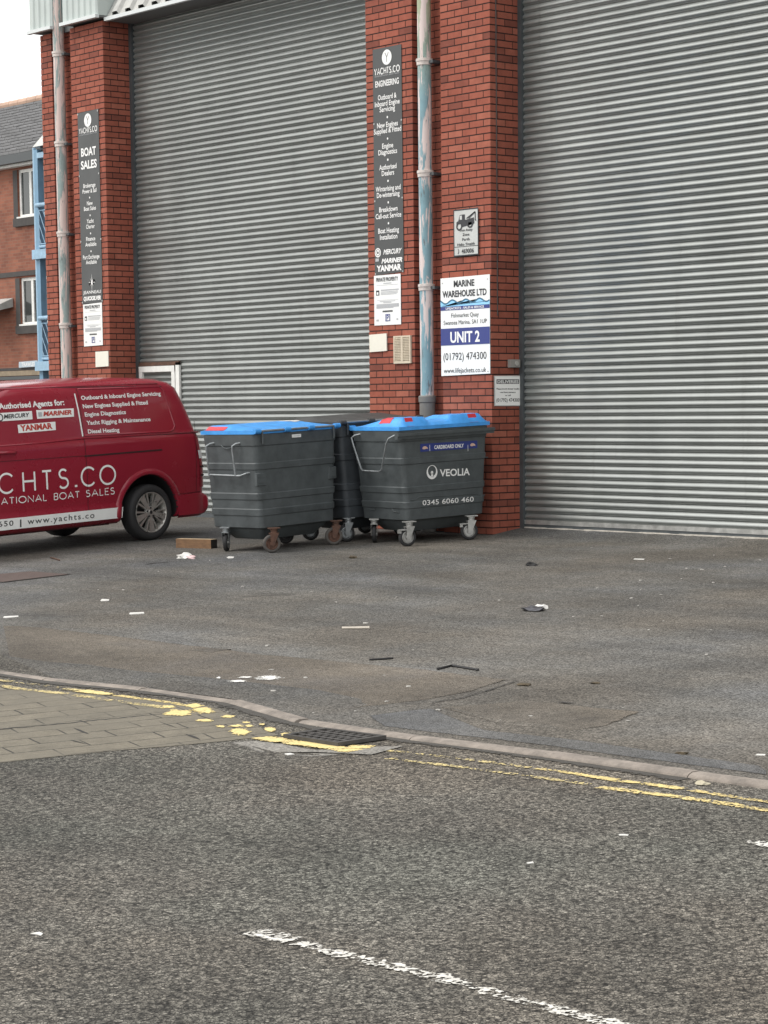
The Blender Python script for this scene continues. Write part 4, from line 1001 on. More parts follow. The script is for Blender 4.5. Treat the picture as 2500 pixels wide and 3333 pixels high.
bar(leftL, [(722, 1448, .012), (731, 1457, .013), (743, 1461, .013), (755, 1457, .013), (765, 1448, .012)], BL.t, 'moulding', M_BINB, .005)
for u, v in ((-.55, -.05),): BL.sticker(-.60, -.53, .06, .36, M_RED)
BL.sticker(.40, .52, .05, .30, M_PAPER)
# ---- right bin (front towards the yard)
BR = Bin('grey wheeled bin with domed blue lid marked cardboard only in front of the right pillar', (-.352, -.677), 1.507, 1.186, .841, 1.030, .802, 1.189, .245, M_BINB, M_LIDB, False, .092)
nearR = BR.plane('near'); leftR = BR.plane('left')
for p, yaw, a in (((1327, 1778), radians(72), 1), ((1528, 1757), radians(62), 1), ((1219, 1766), radians(-42), 1), ((1330, 1752), radians(80), 0)):
    BR.castor(yardp(*p), yaw, M_RUB, M_ZINC if a else M_RUB, M_ZINC if a else M_BIND, bool(a))
b = MB()
for z0, z1, o0 in ((1.105, 1.135, .028), (1.135, 1.165, .045)):
    vv = -BR.dims(1.13)[1] / 2 - .012; L = BR.La / 2 + .055
    b.box((-L, vv - o0, z0), (L, vv + .02, z1), lambda p: BR.P(*p))
b.make('lifting_bar', M_BINB, BR.t)
def qd(sf, pts, m, parent, off, name): return shape(sf, [sf.inv(*p) for p in pts], m, parent, off, name)
band = qd(nearR, [(1367.6, 1445), (1552.8, 1433.7), (1552.8, 1458), (1367.6, 1470.6)], M_NAVY, BR.t, .004, 'sticker')
textpx(nearR, 'CARDBOARD ONLY', 1412.8, 1508.7, 1461.5, 1455.4, 12, M_LETW, band, bold=.03, off=.0055)
for x in (1398.3, 1522.5):
    a, bb = nearR.inv(x, 1470); a2, b2 = nearR.inv(x, 1437); strokes(nearR, [[(a, bb + .006), (a, bb + .072)]], .005, M_LETW, band, .0055, 'sticker_line')
for x, y in ((1383, 1457), (1538, 1447)):
    a, bb = nearR.inv(x, y); shape(nearR, [(a - .036, bb - .012), (a - .01, bb - .018), (a + .015, bb - .012), (a + .036, bb - .016), (a + .03, bb + .002), (a + .01, bb + .014), (a - .012, bb + .016), (a - .034, bb + .006)], M_PINKH, band, .0055, 'hand_symbol')
textpx(nearR, 'VEOLIA', 1431, 1528.6, 1550.5, 1545.8, 23.5, M_LETW, BR.t, bold=.022, off=.004)
a, bb = nearR.inv(1405.6, 1536.8); rz_ = .072
oc = [(a + rz_ * cos(t_), bb + rz_ * 1.02 * sin(t_)) for t_ in [2 * pi * q / 40 for q in range(41)]]
ic = [(a + rz_ * .74 * cos(t_), bb + .012 + rz_ * .78 * sin(t_)) for t_ in [2 * pi * q / 40 for q in range(41)]]
v = []; f = []
for i in range(41): v += [nearR.P(*oc[i], .004), nearR.P(*ic[i], .004)]
f = [(2 * i, 2 * i + 1, 2 * i + 3, 2 * i + 2) for i in range(40)]; obj('logo', v, f, M_LETW, BR.t)
disc(nearR, a, bb - .004, .016, .018, M_LETW, BR.t, .004); shape(nearR, [(a - .008, bb - .01), (a + .008, bb - .01), (a + .020, bb - .052), (a - .020, bb - .052)], M_LETW, BR.t, .004)
words(nearR, '0345 6060 460', 1373, 1539.4, 1644.5, 1632, 17, M_LETW, BR.t, bold=.004, off=.014)
bar(leftR, [(1176, 1412, -.01), (1168, 1415, .055), (1163, 1422, .075), (1167, 1440, .075), (1193, 1522, .07), (1198, 1529, .07), (1250, 1532, .07), (1259, 1527, .07), (1276, 1440, .075), (1281, 1425, .065), (1292, 1416, .03), (1294, 1415, -.01)], BR.t)
def emboss(sf, pts, m, parent): return bar(sf, [(x, y, .001) for x, y in pts], parent, 'moulding', m, .0055)
emboss(leftR, [(1205, 1660), (1220, 1661), (1226, 1650), (1275, 1654), (1283, 1666), (1300, 1668)], M_BINB, BR.t)
emboss(nearR, [(1330, 1503), (1346, 1502), (1353, 1495), (1560, 1484), (1570, 1489), (1588, 1488)], M_BINB, BR.t)
emboss(nearR, [(1335, 1628), (1354, 1626), (1362, 1619), (1550, 1607), (1562, 1612), (1578, 1611)], M_BINB, BR.t)
for u0, u1, v0, v1 in ((-.50, -.40, -.440, -.388), (.34, .45, -.440, -.388)): BR.sticker(u0, u1, v0, v1, M_RED); BR.sticker(u0 + .004, u0 + .04, v0 + .002, v0 + .022, M_NAVY)
BR.sticker(-.56, -.50, -.22, -.02, M_RED)
# ---- third bin behind
BB = Bin('darker wheeled bin with flat charcoal lid half hidden behind the other two', (-1.30, -.80), 1.60, 1.16, .84, 1.0, .78, 1.25, .245, M_BIND, M_LIDD, True, .05)
for p in ((1128, 1763), (1012, 1758)): BB.castor(yardp(*p), radians(70), M_RUB, M_TUBE, M_TUBE)
for u, v in ((.36, -.3), (.36, .3)): BB.castor(BB.P(u, v, 0), radians(70), M_RUB, M_TUBE, M_TUBE)

# ================================================================== VAN
VC = Vector((-3.354, -2.186, gz(-2.186))); vt = Vector((-.11, sqrt(1 - .0121), SL)).normalized(); vn = Vector((sqrt(1 - .0121), .11, 0)); vu = vn.cross(vt); VK = .95
VT = thing('panel_van', VC, 'dark red panel van with white lettering parked tail first by the shutter', 'van')
def VP(s, w, h): return VC + (vt * s + vn * w + vu * h) * VK
def interp(T, x):
    if x <= T[0][0]: return T[0][1]
    for (a, p), (b, q) in zip(T, T[1:]):
        if x <= b: return p + (q - p) * (x - a) / (b - a)
    return T[-1][1]
INS = [(.245, .10), (.275, .05), (.31, .012), (.44, .004), (.47, .02), (.56, .012), (.85, 0), (1.10, .006), (1.235, .010), (1.25, .022), (1.30, .030), (1.60, .072), (1.79, .115), (1.86, .16), (1.905, .24), (1.935, .40), (1.955, .70), (1.962, .9)]
TO = .055
TAIL = [(.20, .60), (.28, .80), (.34, .875), (.50, .885), (.80, .885), (1.0, .865), (1.2, .83), (1.4, .775), (1.6, .705), (1.79, .635), (1.86, .57), (1.905, .44), (1.935, .20), (1.955, -.2), (1.962, -.5)]
FRONT = [(.20, -3.6), (.34, -3.86), (.60, -3.88), (.95, -3.78), (1.08, -3.55), (1.16, -3.10), (1.4, -2.78), (1.7, -2.38), (1.86, -2.12), (1.905, -2.0), (1.935, -1.8), (1.955, -1.5), (1.962, -1.3)]
VW = -1.86
def wsurf(h): return .02 - interp(INS, h)
class VanSide:
    def inv(s, x, y):
        h = 1.0
        for _ in range(4):
            p = hit(x, y, VC + vn * wsurf(h) * VK, vn) - VC; h = p.dot(vu) / VK
        return p.dot(vt) / VK, h
    def P(s, a, b, off=0.0): return VP(a, wsurf(b) + off / VK, b)
VS = VanSide()
def vlevel(h, o=0.0):
    ins = interp(INS, h); s1 = interp(TAIL, h) + TO + o; s0 = interp(FRONT, h) - o; w1 = .02 - ins + o; w0 = VW + ins - o
    rt = min(.11 + ins * .5, (s1 - s0) / 2.2, (w1 - w0) / 2.2); rf = min(.3, rt * 1.6, (w1 - w0) / 2.2); n = 8; pts = []
    for cx, cy, r, t0 in ((s1 - rt, w1 - rt, rt, 0), (s0 + rf, w1 - rf, rf, 90), (s0 + rf, w0 + rf, rf, 180), (s1 - rt, w0 + rt, rt, 270)):
        pts += [(cx + r * cos(radians(t0 + 90 * i / n)), cy + r * sin(radians(t0 + 90 * i / n))) for i in range(n + 1)]
        if t0 == 0: pts += [(s1 - rt + (s0 + rf - s1 + rt) * k / 10, w1) for k in range(1, 10)]
    return pts
hs = sorted(set([.245, .275, .31, .36, .44, .47, .52, .56, .65, .75, .85, .97, 1.05, 1.10, 1.17, 1.235, 1.25, 1.30, 1.40, 1.5, 1.6, 1.7, 1.79, 1.83, 1.86, 1.885, 1.905, 1.922, 1.935, 1.947, 1.955, 1.960, 1.962]))
b = MB(); rows = [[VP(a, w, h) for a, w in vlevel(h)] for h in hs]
k = b.grid(rows, True); n = len(rows[0]); b.f.append(tuple(k + q for q in reversed(range(n)))); e = k + (len(rows) - 1) * n; b.f.append(tuple(e + q for q in range(n)))
body = obj('body', b.v, b.f, M_VAN, VT, mats=[M_VAN, M_VAND])
bm = bmesh.new(); bm.from_mesh(body.data); bmesh.ops.recalc_face_normals(bm, faces=bm.faces); bm.to_mesh(body.data); bm.free()
# wheel arches cut out of the shell
WB = -3.0
cut = MB()
for sx in (0, WB):
    for w0, w1 in ((-.42, .2), (VW - .2, VW + .42)):
        k = len(cut.v); N = 40; R = .45
        for w in (w0, w1): cut.v += [VP(sx + .02 + R * cos(2 * pi * q / N), w, .34 + R * sin(2 * pi * q / N)) for q in range(N)]
        cut.f += [(k + q, k + (q + 1) % N, k + N + (q + 1) % N, k + N + q) for q in range(N)] + [tuple(k + q for q in reversed(range(N))), tuple(k + N + q for q in range(N))]
cu = obj('cutter', cut.v, cut.f, M_VAND); cu.data.materials.clear(); cu.data.materials.append(M_VAN); cu.data.materials.append(M_VAND); cu.data.polygons.foreach_set('material_index', [1] * len(cut.f))
bm = bmesh.new(); bm.from_mesh(cu.data); bmesh.ops.recalc_face_normals(bm, faces=bm.faces); bm.to_mesh(cu.data); bm.free()
md = body.modifiers.new('arch', 'BOOLEAN'); md.operation = 'DIFFERENCE'; md.object = cu; md.solver = 'EXACT'
dg = bpy.context.evaluated_depsgraph_get(); dg.update(); nm = bpy.data.meshes.new_from_object(body.evaluated_get(dg)); body.modifiers.clear(); body.data = nm
bpy.data.objects.remove(cu)
bm = bmesh.new(); bm.from_mesh(nm)
for f in bm.faces: f.smooth = True
for ed in bm.edges:
    if len(ed.link_faces) == 2 and (ed.calc_face_angle(0) > radians(38) or ed.link_faces[0].material_index != ed.link_faces[1].material_index): ed.smooth = False
bm.to_mesh(nm); bm.free()
# flared arch lips
for sx in (0, WB):
    b = MB(); rows = []
    for q in range(41):
        t_ = radians(-12 + 204 * q / 40); c_, s_ = cos(t_), sin(t_); row = []
        for rr, o in ((.449, -.03), (.449, .014), (.465, .020), (.498, .014), (.526, -.004)):
            h = .34 + rr * s_; row.append(VS.P(sx + .02 + rr * c_, max(h, .262), o))
        rows.append(row)
    b.grid(rows); b.make('wheel_arch', M_VAN, VT, smooth=True)
# wheels
def wheel(s, wo, side):
    """s: station, wo: lateral of outer face, side: +1 near, -1 far"""
    R = .335; T = lambda p: VP(s + p.y, wo + side * p.x, R + p.z)
    b = MB(); b.lathe([(-.215, .20), (-.215, .29), (-.20, .322), (-.17, R), (-.045, R), (-.018, .325), (-.002, .305), (.002, .28), (-.002, .252), (-.010, .244), (-.03, .240)], T, 48)
    w = b.make('wheel', M_RUB, VT, auto=50)
    b = MB(); b.lathe([(-.012, .2435), (-.006, .240), (-.006, .232), (-.02, .222), (-.10, .195), (-.11, .19)], T, 48); b.make('rim', M_ALLOY, w, auto=50)
    b = MB(); b.lathe([(-.105, .20), (-.105, .0005)], T, 32); b.make('brake_disc', M_VAND, w)
    b = MB(); b.lathe([(-.06, .075), (-.028, .070), (-.022, .060), (-.022, .034), (-.016, .030), (-.016, .0005)], T, 30); b.make('hub', M_ALLOY, w, auto=40)
    for i in range(5):
        th = 2 * pi * i / 5 - pi / 2
        b = MB(); er, et = (cos(th), sin(th)), (-sin(th), cos(th))
        def A(r_, t_, x): return T(Vector((x, er[0] * r_ + et[0] * t_, er[1] * r_ + et[1] * t_)))
        # broad spoke with a thin fork on either side
        for poly in ([(.05, -.018), (.05, .018), (.228, .042), (.228, -.042)], [(.085, .022), (.07, .034), (.220, .104), (.227, .080)], [(.07, -.034), (.085, -.022), (.227, -.080), (.220, -.104)]):
            fr = [A(r_, t_, -.022 if r_ < .1 else -.010) for r_, t_ in poly]; bk = [A(r_, t_, -.06) for r_, t_ in poly]
            b.poly(fr)
            for q in range(4): j = (q + 1) % 4; b.quad(bk[q], bk[j], fr[j], fr[q])
        b.make('spoke', M_ALLOY, w)
        tb_ = th + pi / 5; b = MB(); b.lathe([(-.03, .011), (-.014, .011), (-.012, .0005)], lambda p: T(Vector((p.x, .054 * cos(tb_) + p.y, .054 * sin(tb_) + p.z))), 10); b.make('wheel_bolt', M_VAND, w)
    b = MB(); b.lathe([(-.0155, .022), (-.0135, .020), (-.0135, .0005)], T, 20); b.make('hub_cap', M_VAND, w)
wheel(.06, .0, 1); wheel(WB, .0, 1); wheel(.06, VW + .02, -1); wheel(WB, VW + .02, -1)
# underbody
b = MB(); b.box((-3.5, VW + .45, .255), (.62, -.45, .33), lambda p: VP(*p)); b.box((-2.55, VW + .14, .232), (-.50, -.13, .29), lambda p: VP(*p)); b.tube([VP(-.4, -.62, .26), VP(-.9, -.62, .24), VP(-1.8, -.7, .24)], .05, 10); b.tube([VP(0, -.2, .3), VP(0, VW + .2, .3)], .06, 10); b.make('underbody', M_VAND, VT)
# rear bumper
b = MB(); rows = []
for h, o in ((.235, -.02), (.265, .045), (.30, .082), (.36, .104), (.43, .104), (.475, .085), (.505, .03), (.512, -.02)):
    pl = vlevel(max(h, .34), 0); cyl = []
    for a, w in pl[:9]: pass
    s1 = .885 + TO; rt = .20; w1 = .02; cx, cy = s1 - rt, w1 - rt; pts = [VP(.455, w1 + min(o, .012) - .004, h)]
    pts += [VP(.56, w1 + min(o, .022), h)]
    for i in range(11): t_ = radians(90 - 90 * i / 10); pts.append(VP(cx + (rt + o) * cos(t_), cy + (rt + min(o, .03) if i < 4 else rt + o * .75) * sin(t_), h))
    pts += [VP(s1 + o, -.6, h), VP(s1 + o, -1.2, h)]
    for i in range(11): t_ = radians(-90 * i / 10); pts.append(VP(cx + (rt + o) * cos(t_), VW - w1 * 0 + rt + (rt + o * .6) * sin(t_), h))
    rows.append(pts)
b.grid(rows); b.make('rear_bumper', M_VAN, VT, auto=40)
# tail lamp on the near rear corner
def corner_patch(name, h0, h1, i0, i1, o, m, parent):
    b = MB(); rows = []
    for q in range(9):
        h = h0 + (h1 - h0) * q / 8; pl = vlevel(h, o); rows.append([VP(a, w, h) for a, w in pl[i0:i1 + 1]])
    b.grid(rows); return b.make(name, m, parent, smooth=True)
tl = corner_patch('tail_lamp', .58, 1.26, 0, 8, .008, M_LAMP, VT)
corner_patch('reversing_lens', .93, 1.03, 0, 8, .012, M_LAMPC, tl); corner_patch('lens_rib', .715, .735, 0, 8, .013, M_SEAM, tl); corner_patch('lens_rib', .82, .84, 0, 8, .013, M_SEAM, tl)
# panel gaps, rail and swage lines on the side
def gapline(pts, wd, m=None, off=.004, name='panel_gap'): return strokes(VS, [pts], wd, m or M_SEAM, VT, off, name)
def vline(x0, y0, x1, y1, wd, m=None, n=14, off=.004, name='panel_gap'):
    p, q = VS.inv(x0 / 2.212, 1150 + y0 / 2.212), VS.inv(x1 / 2.212, 1150 + y1 / 2.212)
    return gapline([(p[0] + (q[0] - p[0]) * i / n, p[1] + (q[1] - p[1]) * i / n) for i in range(n + 1)], wd, m, off, name)
vline(528, 232, 600, 600, .006); vline(600, 600, 640, 1130, .006)
vline(-40, 250, 1160, 236, .010); 
vline(0, 780, 610, 738, .006); vline(607, 741, 1165, 694, .018, None, 14, .005, 'door_rail')
vline(1395, 480, 1412, 990, .006)
vline(600, 615, 1420, 572, .006); vline(1280, 1015, 1440, 995, .008)
def vtube(pts, r, name, m):
    b = MB(); b.tube([VS.P(a, h, r * .2) for a, h in pts], r, 8); return b.make(name, m, VT, smooth=True)
A_ = [VS.inv(x / 2.212, 1150 + y / 2.212) for x, y in ((610, 592), (1215, 563), (1245, 552), (1257, 520), (1170, 262), (1140, 240), (560, 258))]
vtube(A_, .010, 'window_pressing', M_VAN)
vtube([VS.inv(x / 2.212, 1150 + y / 2.212) for x, y in ((-60, 672), (300, 645), (595, 612), (1000, 590), (1425, 566))], .009, 'waist_line', M_VAN)
vtube([VS.inv(x / 2.212, 1150 + y / 2.212) for x, y in ((-60, 262), (520, 238), (1130, 218))], .008, 'roof_drip', M_VAN)
p0 = VS.inv(-10, 1150 + 718 / 2.212); p1 = VS.inv(112 / 2.212, 1150 + 712 / 2.212)
b = MB(); b.tube([VS.P(p0[0], p0[1], 0), VS.P(p0[0] + .02, p0[1], .035), VS.P(p1[0] - .05, p1[1], .035), VS.P(p1[0], p1[1], .002)], .016, 8); b.make('door_handle', M_VAN, VT, smooth=True)
# windscreen, side glass and headlamps (outside the frame, kept simple but real)
shape(VS, [(-3.0, 1.30), (-2.30, 1.30), (-2.30, 1.78), (-2.55, 1.78)], M_GLASSD, VT, .006, 'door_window')
b = MB(); b.quad(VP(-3.06, -.22, 1.20), VP(-3.06, VW + .22, 1.20), VP(-2.30, VW + .30, 1.80), VP(-2.30, -.30, 1.80)); o = b.make('windscreen', M_GLASSD, VT); o.location = (vu * .03 - vt * .05)
for w in (-.22, VW + .22): boxo('headlamp', VP(-3.86, w - .12, .72) - Vector((.06, .06, .08)), VP(-3.86, w + .12, .72) + Vector((.06, .06, .10)), M_LAMPC, VT, .02)
# ---- livery
Q = lambda x, y: (x / 2.212, 1150 + y / 2.212)
def vtxt(s, x0, y0, x1, y1, cap, m=M_LETW, **k):
    a = Q(x0, y0); c = Q(x1, y1); return textpx(VS, s, a[0], c[0], a[1], c[1], cap / 2.212, m, VT, **k)
def vquad(pts, m, off=.004, name='decal'):
    p = [VS.inv(*Q(*q)) for q in pts]; N = 8; b = MB()
    b.grid([[VS.P(*[(p[0][k] * (1 - i / N) + p[1][k] * i / N) * (1 - j / N) + (p[3][k] * (1 - i / N) + p[2][k] * i / N) * j / N for k in (0, 1)], off) for j in range(N + 1)] for i in range(N + 1)])
    return b.make(name, m, VT)
for s, x0, y0, x1, y1 in (('Outboard & Inboard Engine Servicing', 585, 335, 1157, 302), ('New Engines Supplied & Fitted', 598, 396, 1065, 367), ('Engine Diagnostics', 611, 455, 907, 436), ('Yacht Rigging & Maintenance', 624, 515, 1084, 487), ('Diesel Heating', 634, 577, 860, 564)): vtxt(s, x0, y0, x1, y1, 30, bold=.028)
vquad([(531, 290), (540, 290), (600, 598), (590, 599)], M_LETW)
words(VS, 'Authorised Agents for:', -6 / 2.212, 464 / 2.212, 1150 + 402 / 2.212, 1150 + 371 / 2.212, 42 / 2.212, M_LETW, VT, bold=.03)
vquad([(-30, 432), (228, 415), (234, 475), (-30, 492)], M_WHITE); vtxt('MERCURY', 26, 470, 214, 456, 30, M_BLACK, bold=.03, shear=.25, off=.006)
a, h = VS.inv(*Q(-2, 462)); disc(VS, a, h, .045, .045, M_BLACK, VT, .006, r0=.7)
vquad([(258, 409), (528, 396), (532, 456), (266, 472)], M_WHITE); vtxt('MARINER', 310, 451, 516, 438, 32, M_ORN, bold=.045, shear=.25, off=.006); vquad([(272, 425), (298, 423), (303, 455), (276, 457)], M_GREYT, .006)
vquad([(125, 515), (397, 492), (401, 552), (132, 575)], M_WHITE); vtxt('YANMAR', 146, 559, 378, 541, 42, M_ORN, bold=.045, off=.006)
def vgeo(s, x0, y0, x1, y1, cap, wd):
    a0, b0 = VS.inv(*Q(x0, y0)); a1, b1 = VS.inv(*Q(x1, y1)); c = abs(VS.inv(*Q(x0, y0 - cap))[1] - b0)
    class Sh:
        def P(s_, a, b, off=0.0): return VS.P(a, b + (b1 - b0) * (a - a0) / (a1 - a0), off)
    geo_text(Sh(), s, a0, a1, b0, c, wd, M_LETW, VT, .004)
for ch, x0, x1 in (('C', -8, 106), ('H', 170, 252), ('T', 308, 372), ('S', 425, 490), ('.', 536, 558), ('C', 588, 692), ('O', 722, 830)):
    yb = lambda x: 1005 - (x - 60) * .0895
    vgeo(ch, x0, yb(x0), x1, yb(x1), 140 - .012 * x0, .024)
vgeo('YA', -330, 1040, -70, 1017, 144, .024)
vgeo('ATIONAL', 10, 1089, 335, 1060, 46, .0105); vgeo('INTERN', -290, 1118, -22, 1092, 46, .0105); vgeo('BOAT', 390, 1055, 570, 1038, 46, .0105); vgeo('SALES', 620, 1033, 822, 1012, 46, .0105)
p = VS.inv(*Q(885, 1105)); q = VS.inv(*Q(880, 1181)); r_ = [(-2.6, .307), (q[0], q[1]), (p[0], p[1]), (-2.6, .432)]
b = MB(); NN = 12; b.grid([[VS.P((r_[0][0] * (1 - i / NN) + r_[1][0] * i / NN) * (1 - j / 4) + (r_[3][0] * (1 - i / NN) + r_[2][0] * i / NN) * j / 4, .309 + (.436 - .309) * j / 4, .005) for j in range(5)] for i in range(NN + 1)]); b.make('stripe', M_WHITE, VT)
vtxt('www.yachts.co', 196, 1231, 678, 1184, 44, M_SIGNG, bold=.008, off=.007, spacing=1.22); vtxt('|', 142, 1238, 152, 1237, 44, M_SIGNG, off=.007); vtxt('650', -14, 1249, 94, 1240, 40, M_SIGNG, bold=.01, off=.007, spacing=1.2)

# ================================================================== HOUSE BEYOND, BALCONIES
HY = 11.8; HP = Plane((0, HY, 0), (1, 0, 0), (0, 0, 1))
hx = lambda x, y: HP.inv(x, y)[0]
hz = lambda x, y: HP.inv(x, y)[1]
HT = thing('brick_house', (-30, HY, 0), 'brown brick house with slate roof and white windows beyond the warehouse', 'house')
ze = hz(60, 530); XL, XR = -48, -20.5
wins = []
for x0, y0, y1, x1 in ((57.8, 553, 711, 150), (66, 905, 1060, 155)):
    wins.append((hx(x0, (y0 + y1) / 2), hz(x0, y1), hx(x1, (y0 + y1) / 2), hz(x0, y0)))
# wall built round the window openings
b = MB(); wx0 = min(w[0] for w in wins); wx1 = max(w[2] for w in wins)
xs = sorted({XL, XR} | {w[0] for w in wins} | {w[2] for w in wins}); zs = sorted({-.5, ze} | {w[1] for w in wins} | {w[3] for w in wins})
for xa, xb in zip(xs, xs[1:]):
    for za, zb_ in zip(zs, zs[1:]):
        xm, zm = (xa + xb) / 2, (za + zb_) / 2
        if any(w[0] < xm < w[2] and w[1] < zm < w[3] for w in wins): continue
        b.quad((xa, HY, za), (xb, HY, za), (xb, HY, zb_), (xa, HY, zb_))
for w in wins:
    b.quad((w[0], HY, w[1]), (w[0], HY, w[3]), (w[0], HY + .12, w[3]), (w[0], HY + .12, w[1])); b.quad((w[0], HY, w[3]), (w[2], HY, w[3]), (w[2], HY + .12, w[3]), (w[0], HY + .12, w[3]))
b.quad((XR, HY, -.5), (XR, HY + 8, -.5), (XR, HY + 8, ze), (XR, HY, ze))
b.make('wall', M_HOUSE, HT)
for w in wins:
    fr = MB(); f_ = .075; y = HY + .05
    x0, z0, x1, z1 = w; xm = x0 + (x1 - x0) * .40
    fr.box((x0, y, z0), (x0 + f_, y + .06, z1)); fr.box((x1 - f_, y, z0), (x1, y + .06, z1)); fr.box((x0 + f_, y, z0), (x1 - f_, y + .06, z0 + f_)); fr.box((x0 + f_, y, z1 - f_), (x1 - f_, y + .06, z1)); fr.box((xm - .05, y - .004, z0 + f_), (xm + .05, y + .06, z1 - f_))
    fo = fr.make('window', M_WHITEP, HT)
    boxo('pane', (x0 + f_ * .8, y + .03, z0 + f_ * .8), (x1 - f_ * .8, y + .045, z1 - f_ * .8), M_GLASSD, fo)
    boxo('sill', (x0 - .14, HY - .07, z0 - .20), (x1 + .1, HY + .04, z0 - .012), M_SBRICK, HT); boxo('sill_trim', (x0 - .03, HY - .03, z0 - .011), (x1, HY + .05, z0 + .03), M_WHITEP, fo)
    boxo('reveal', (x0 - .20, HY - .006, z0), (x0 - .002, HY + .02, z1 + .0), M_SBRICK, fo)
boxo('string_course', (XL, HY - .03, hz(60, 900)), (XR, HY + .01, hz(60, 884)), M_SBRICK, HT)
boxo('string_course', (XL, HY - .03, hz(60, 1206)), (XR, HY + .01, hz(60, 1197)), M_SBRICK, HT)
boxo('stone_band', (XL, HY - .05, hz(60, 1223)), (XR, HY + .01, hz(60, 1207)), M_STONE, HT)
boxo('shop_fascia', (XL, HY - .08, hz(60, 1236)), (XR, HY + .01, hz(60, 1225)), M_GUTTER, HT)
boxo('gutter', (XL, HY - .34, hz(60, 530) - .05), (XR, HY - .20, hz(60, 508)), M_GUTTER, HT)
boxo('fascia', (XL, HY - .19, hz(60, 545)), (XR, HY + .0, hz(60, 527)), M_WHITEP, HT)
ge = hz(60, 506); yr = HY + 3.4; zr = Plane((0, yr, 0), (1, 0, 0), (0, 0, 1)).inv(60, 340)[1]
b = MB(); nst = 17
rr = random.Random(2)
for i in range(nst):
    t0, t1 = i / nst, (i + 1) / nst; y0 = HY - .3 + (yr - HY + .3) * t0; y1 = HY - .3 + (yr - HY + .3) * t1; z0 = ge + (zr - ge) * t0; z1 = ge + (zr - ge) * t1; x = XL
    while x < XR:
        w = .5; d = rr.uniform(0, .022); b.box((x, 0, 0), (min(x + w - .012, XR), 1, 1), lambda p, y0=y0, y1=y1, z0=z0, z1=z1, d=d: Vector((p.x, y0 + (y1 + .05 - y0) * p.y, z0 + (z1 - z0) * p.y + (.038 + d) * p.z * (1 - p.y) + .002 * p.z))); x += w
rf = b.make('roof', M_SLATE, HT)
b = MB(); x = XL
while x < XR:
    b.tube([(x, yr, zr + .03), (min(x + .44, XR), yr, zr + .035)], .10, 10); x += .45
b.make('ridge_tiles', M_RIDGE, rf)
b = MB(); b.quad((XL, yr, zr), (XR, yr, zr), (XR, yr + 4, ge), (XL, yr + 4, ge)); b.poly([(XR, HY - .3, ge), (XR, yr + 4, ge), (XR, yr, zr)]); b.make('roof_back', M_SLATE, rf)
# porch canopy at the left edge
cx1 = hx(45, 985); cz = hz(43, 999)
b = MB(); pr_ = [(HY - .7, cz - .16), (HY - .7, cz - .08), (HY - .02, cz + .21), (HY - .02, cz - .0)]
X0 = cx1 - 3.4; k = len(b.v); b.v += [Vector((X0, y, z)) for y, z in pr_] + [Vector((cx1, y, z)) for y, z in pr_]
b.f += [(0, 1, 2, 3), (7, 6, 5, 4), (0, 4, 5, 1), (1, 5, 6, 2), (2, 6, 7, 3), (3, 7, 4, 0)]; b.make('porch_canopy', M_CLADG, HT)
# street name plate
NP = Plane((0, HY - .06, 0), (1, 0, 0), (0, 0, 1))
t, sf, q = panel('street_sign', NP, [(64, 1178), (124, 1173), (124, 1193), (64, 1197)], mat('pale blue grey plate', (.42, .50, .56), .5), 'pale blue street name plate low on the brown house wall behind the blue post', 'sign', gap=.002, th=.02)
textc(sf, 'TRAWLER', (q[0][0] + q[1][0]) / 2 + .03, (q[0][1] + q[2][1]) / 2 - .0, (q[1][0] - q[0][0]) * .78, .10, M_LETW, t, bold=.01)
# balconies
BY = 10.7; BP = Plane((0, BY, 0), (1, 0, 0), (0, 0, 1)); bx = lambda x, y: BP.inv(x, y)[0]; bz = lambda x, y: BP.inv(x, y)[1]
pxl = bx(119, 850); BT = thing('balcony', (pxl, BY, 0), 'pale blue steel post and balconies in front of the brown house', 'balcony')
pw = .15; zt_ = bz(112, 488)
boxo('post', (pxl, BY, -.2), (pxl + pw, BY + pw, zt_), M_BLUEST, BT)
boxo('post_strip', (pxl - .055, BY + .0, bz(118, 1195)), (pxl - .002, BY + .06, zt_ + .05), M_SLBLUE, BT)
z0 = bz(125, 515); z1 = bz(125, 497); boxo('beam', (pxl + pw + .002, BY - .02, z0), (pxl + 3, BY + .12, z1), M_SLBLUE, BT); boxo('beam', (pxl + .02, BY + pw + .002, z0 + .02), (pxl + .12, HY, z1), M_BLUEST, BT)
boxo('roof_edge', (pxl - .1, BY + .1, z1 + .02), (pxl + 3, BY + 1.0, z1 + .22), M_GUTTER, BT)
b = MB(); gx = bx(118, 480); b.poly([(gx, BY - .1, bz(118, 480)), (gx + 2.2, BY - .1, bz(118, 480)), (gx + 2.2, BY - .1, bz(118, 480) + 1.1)]); b.poly([(gx, BY - .1, bz(118, 480)), (gx + 2.2, BY - .1, bz(118, 480) + 1.1), (gx + 2.2, BY + 2, bz(118, 480) + 1.1), (gx, BY + 2, bz(118, 480))]); b.make('gable_board', M_WHITEP, BT)
boxo('wall_lamp', (pxl + .42, BY + .6, bz(128, 530)), (pxl + .66, BY + .75, bz(128, 518)), M_WHITEP, BT)
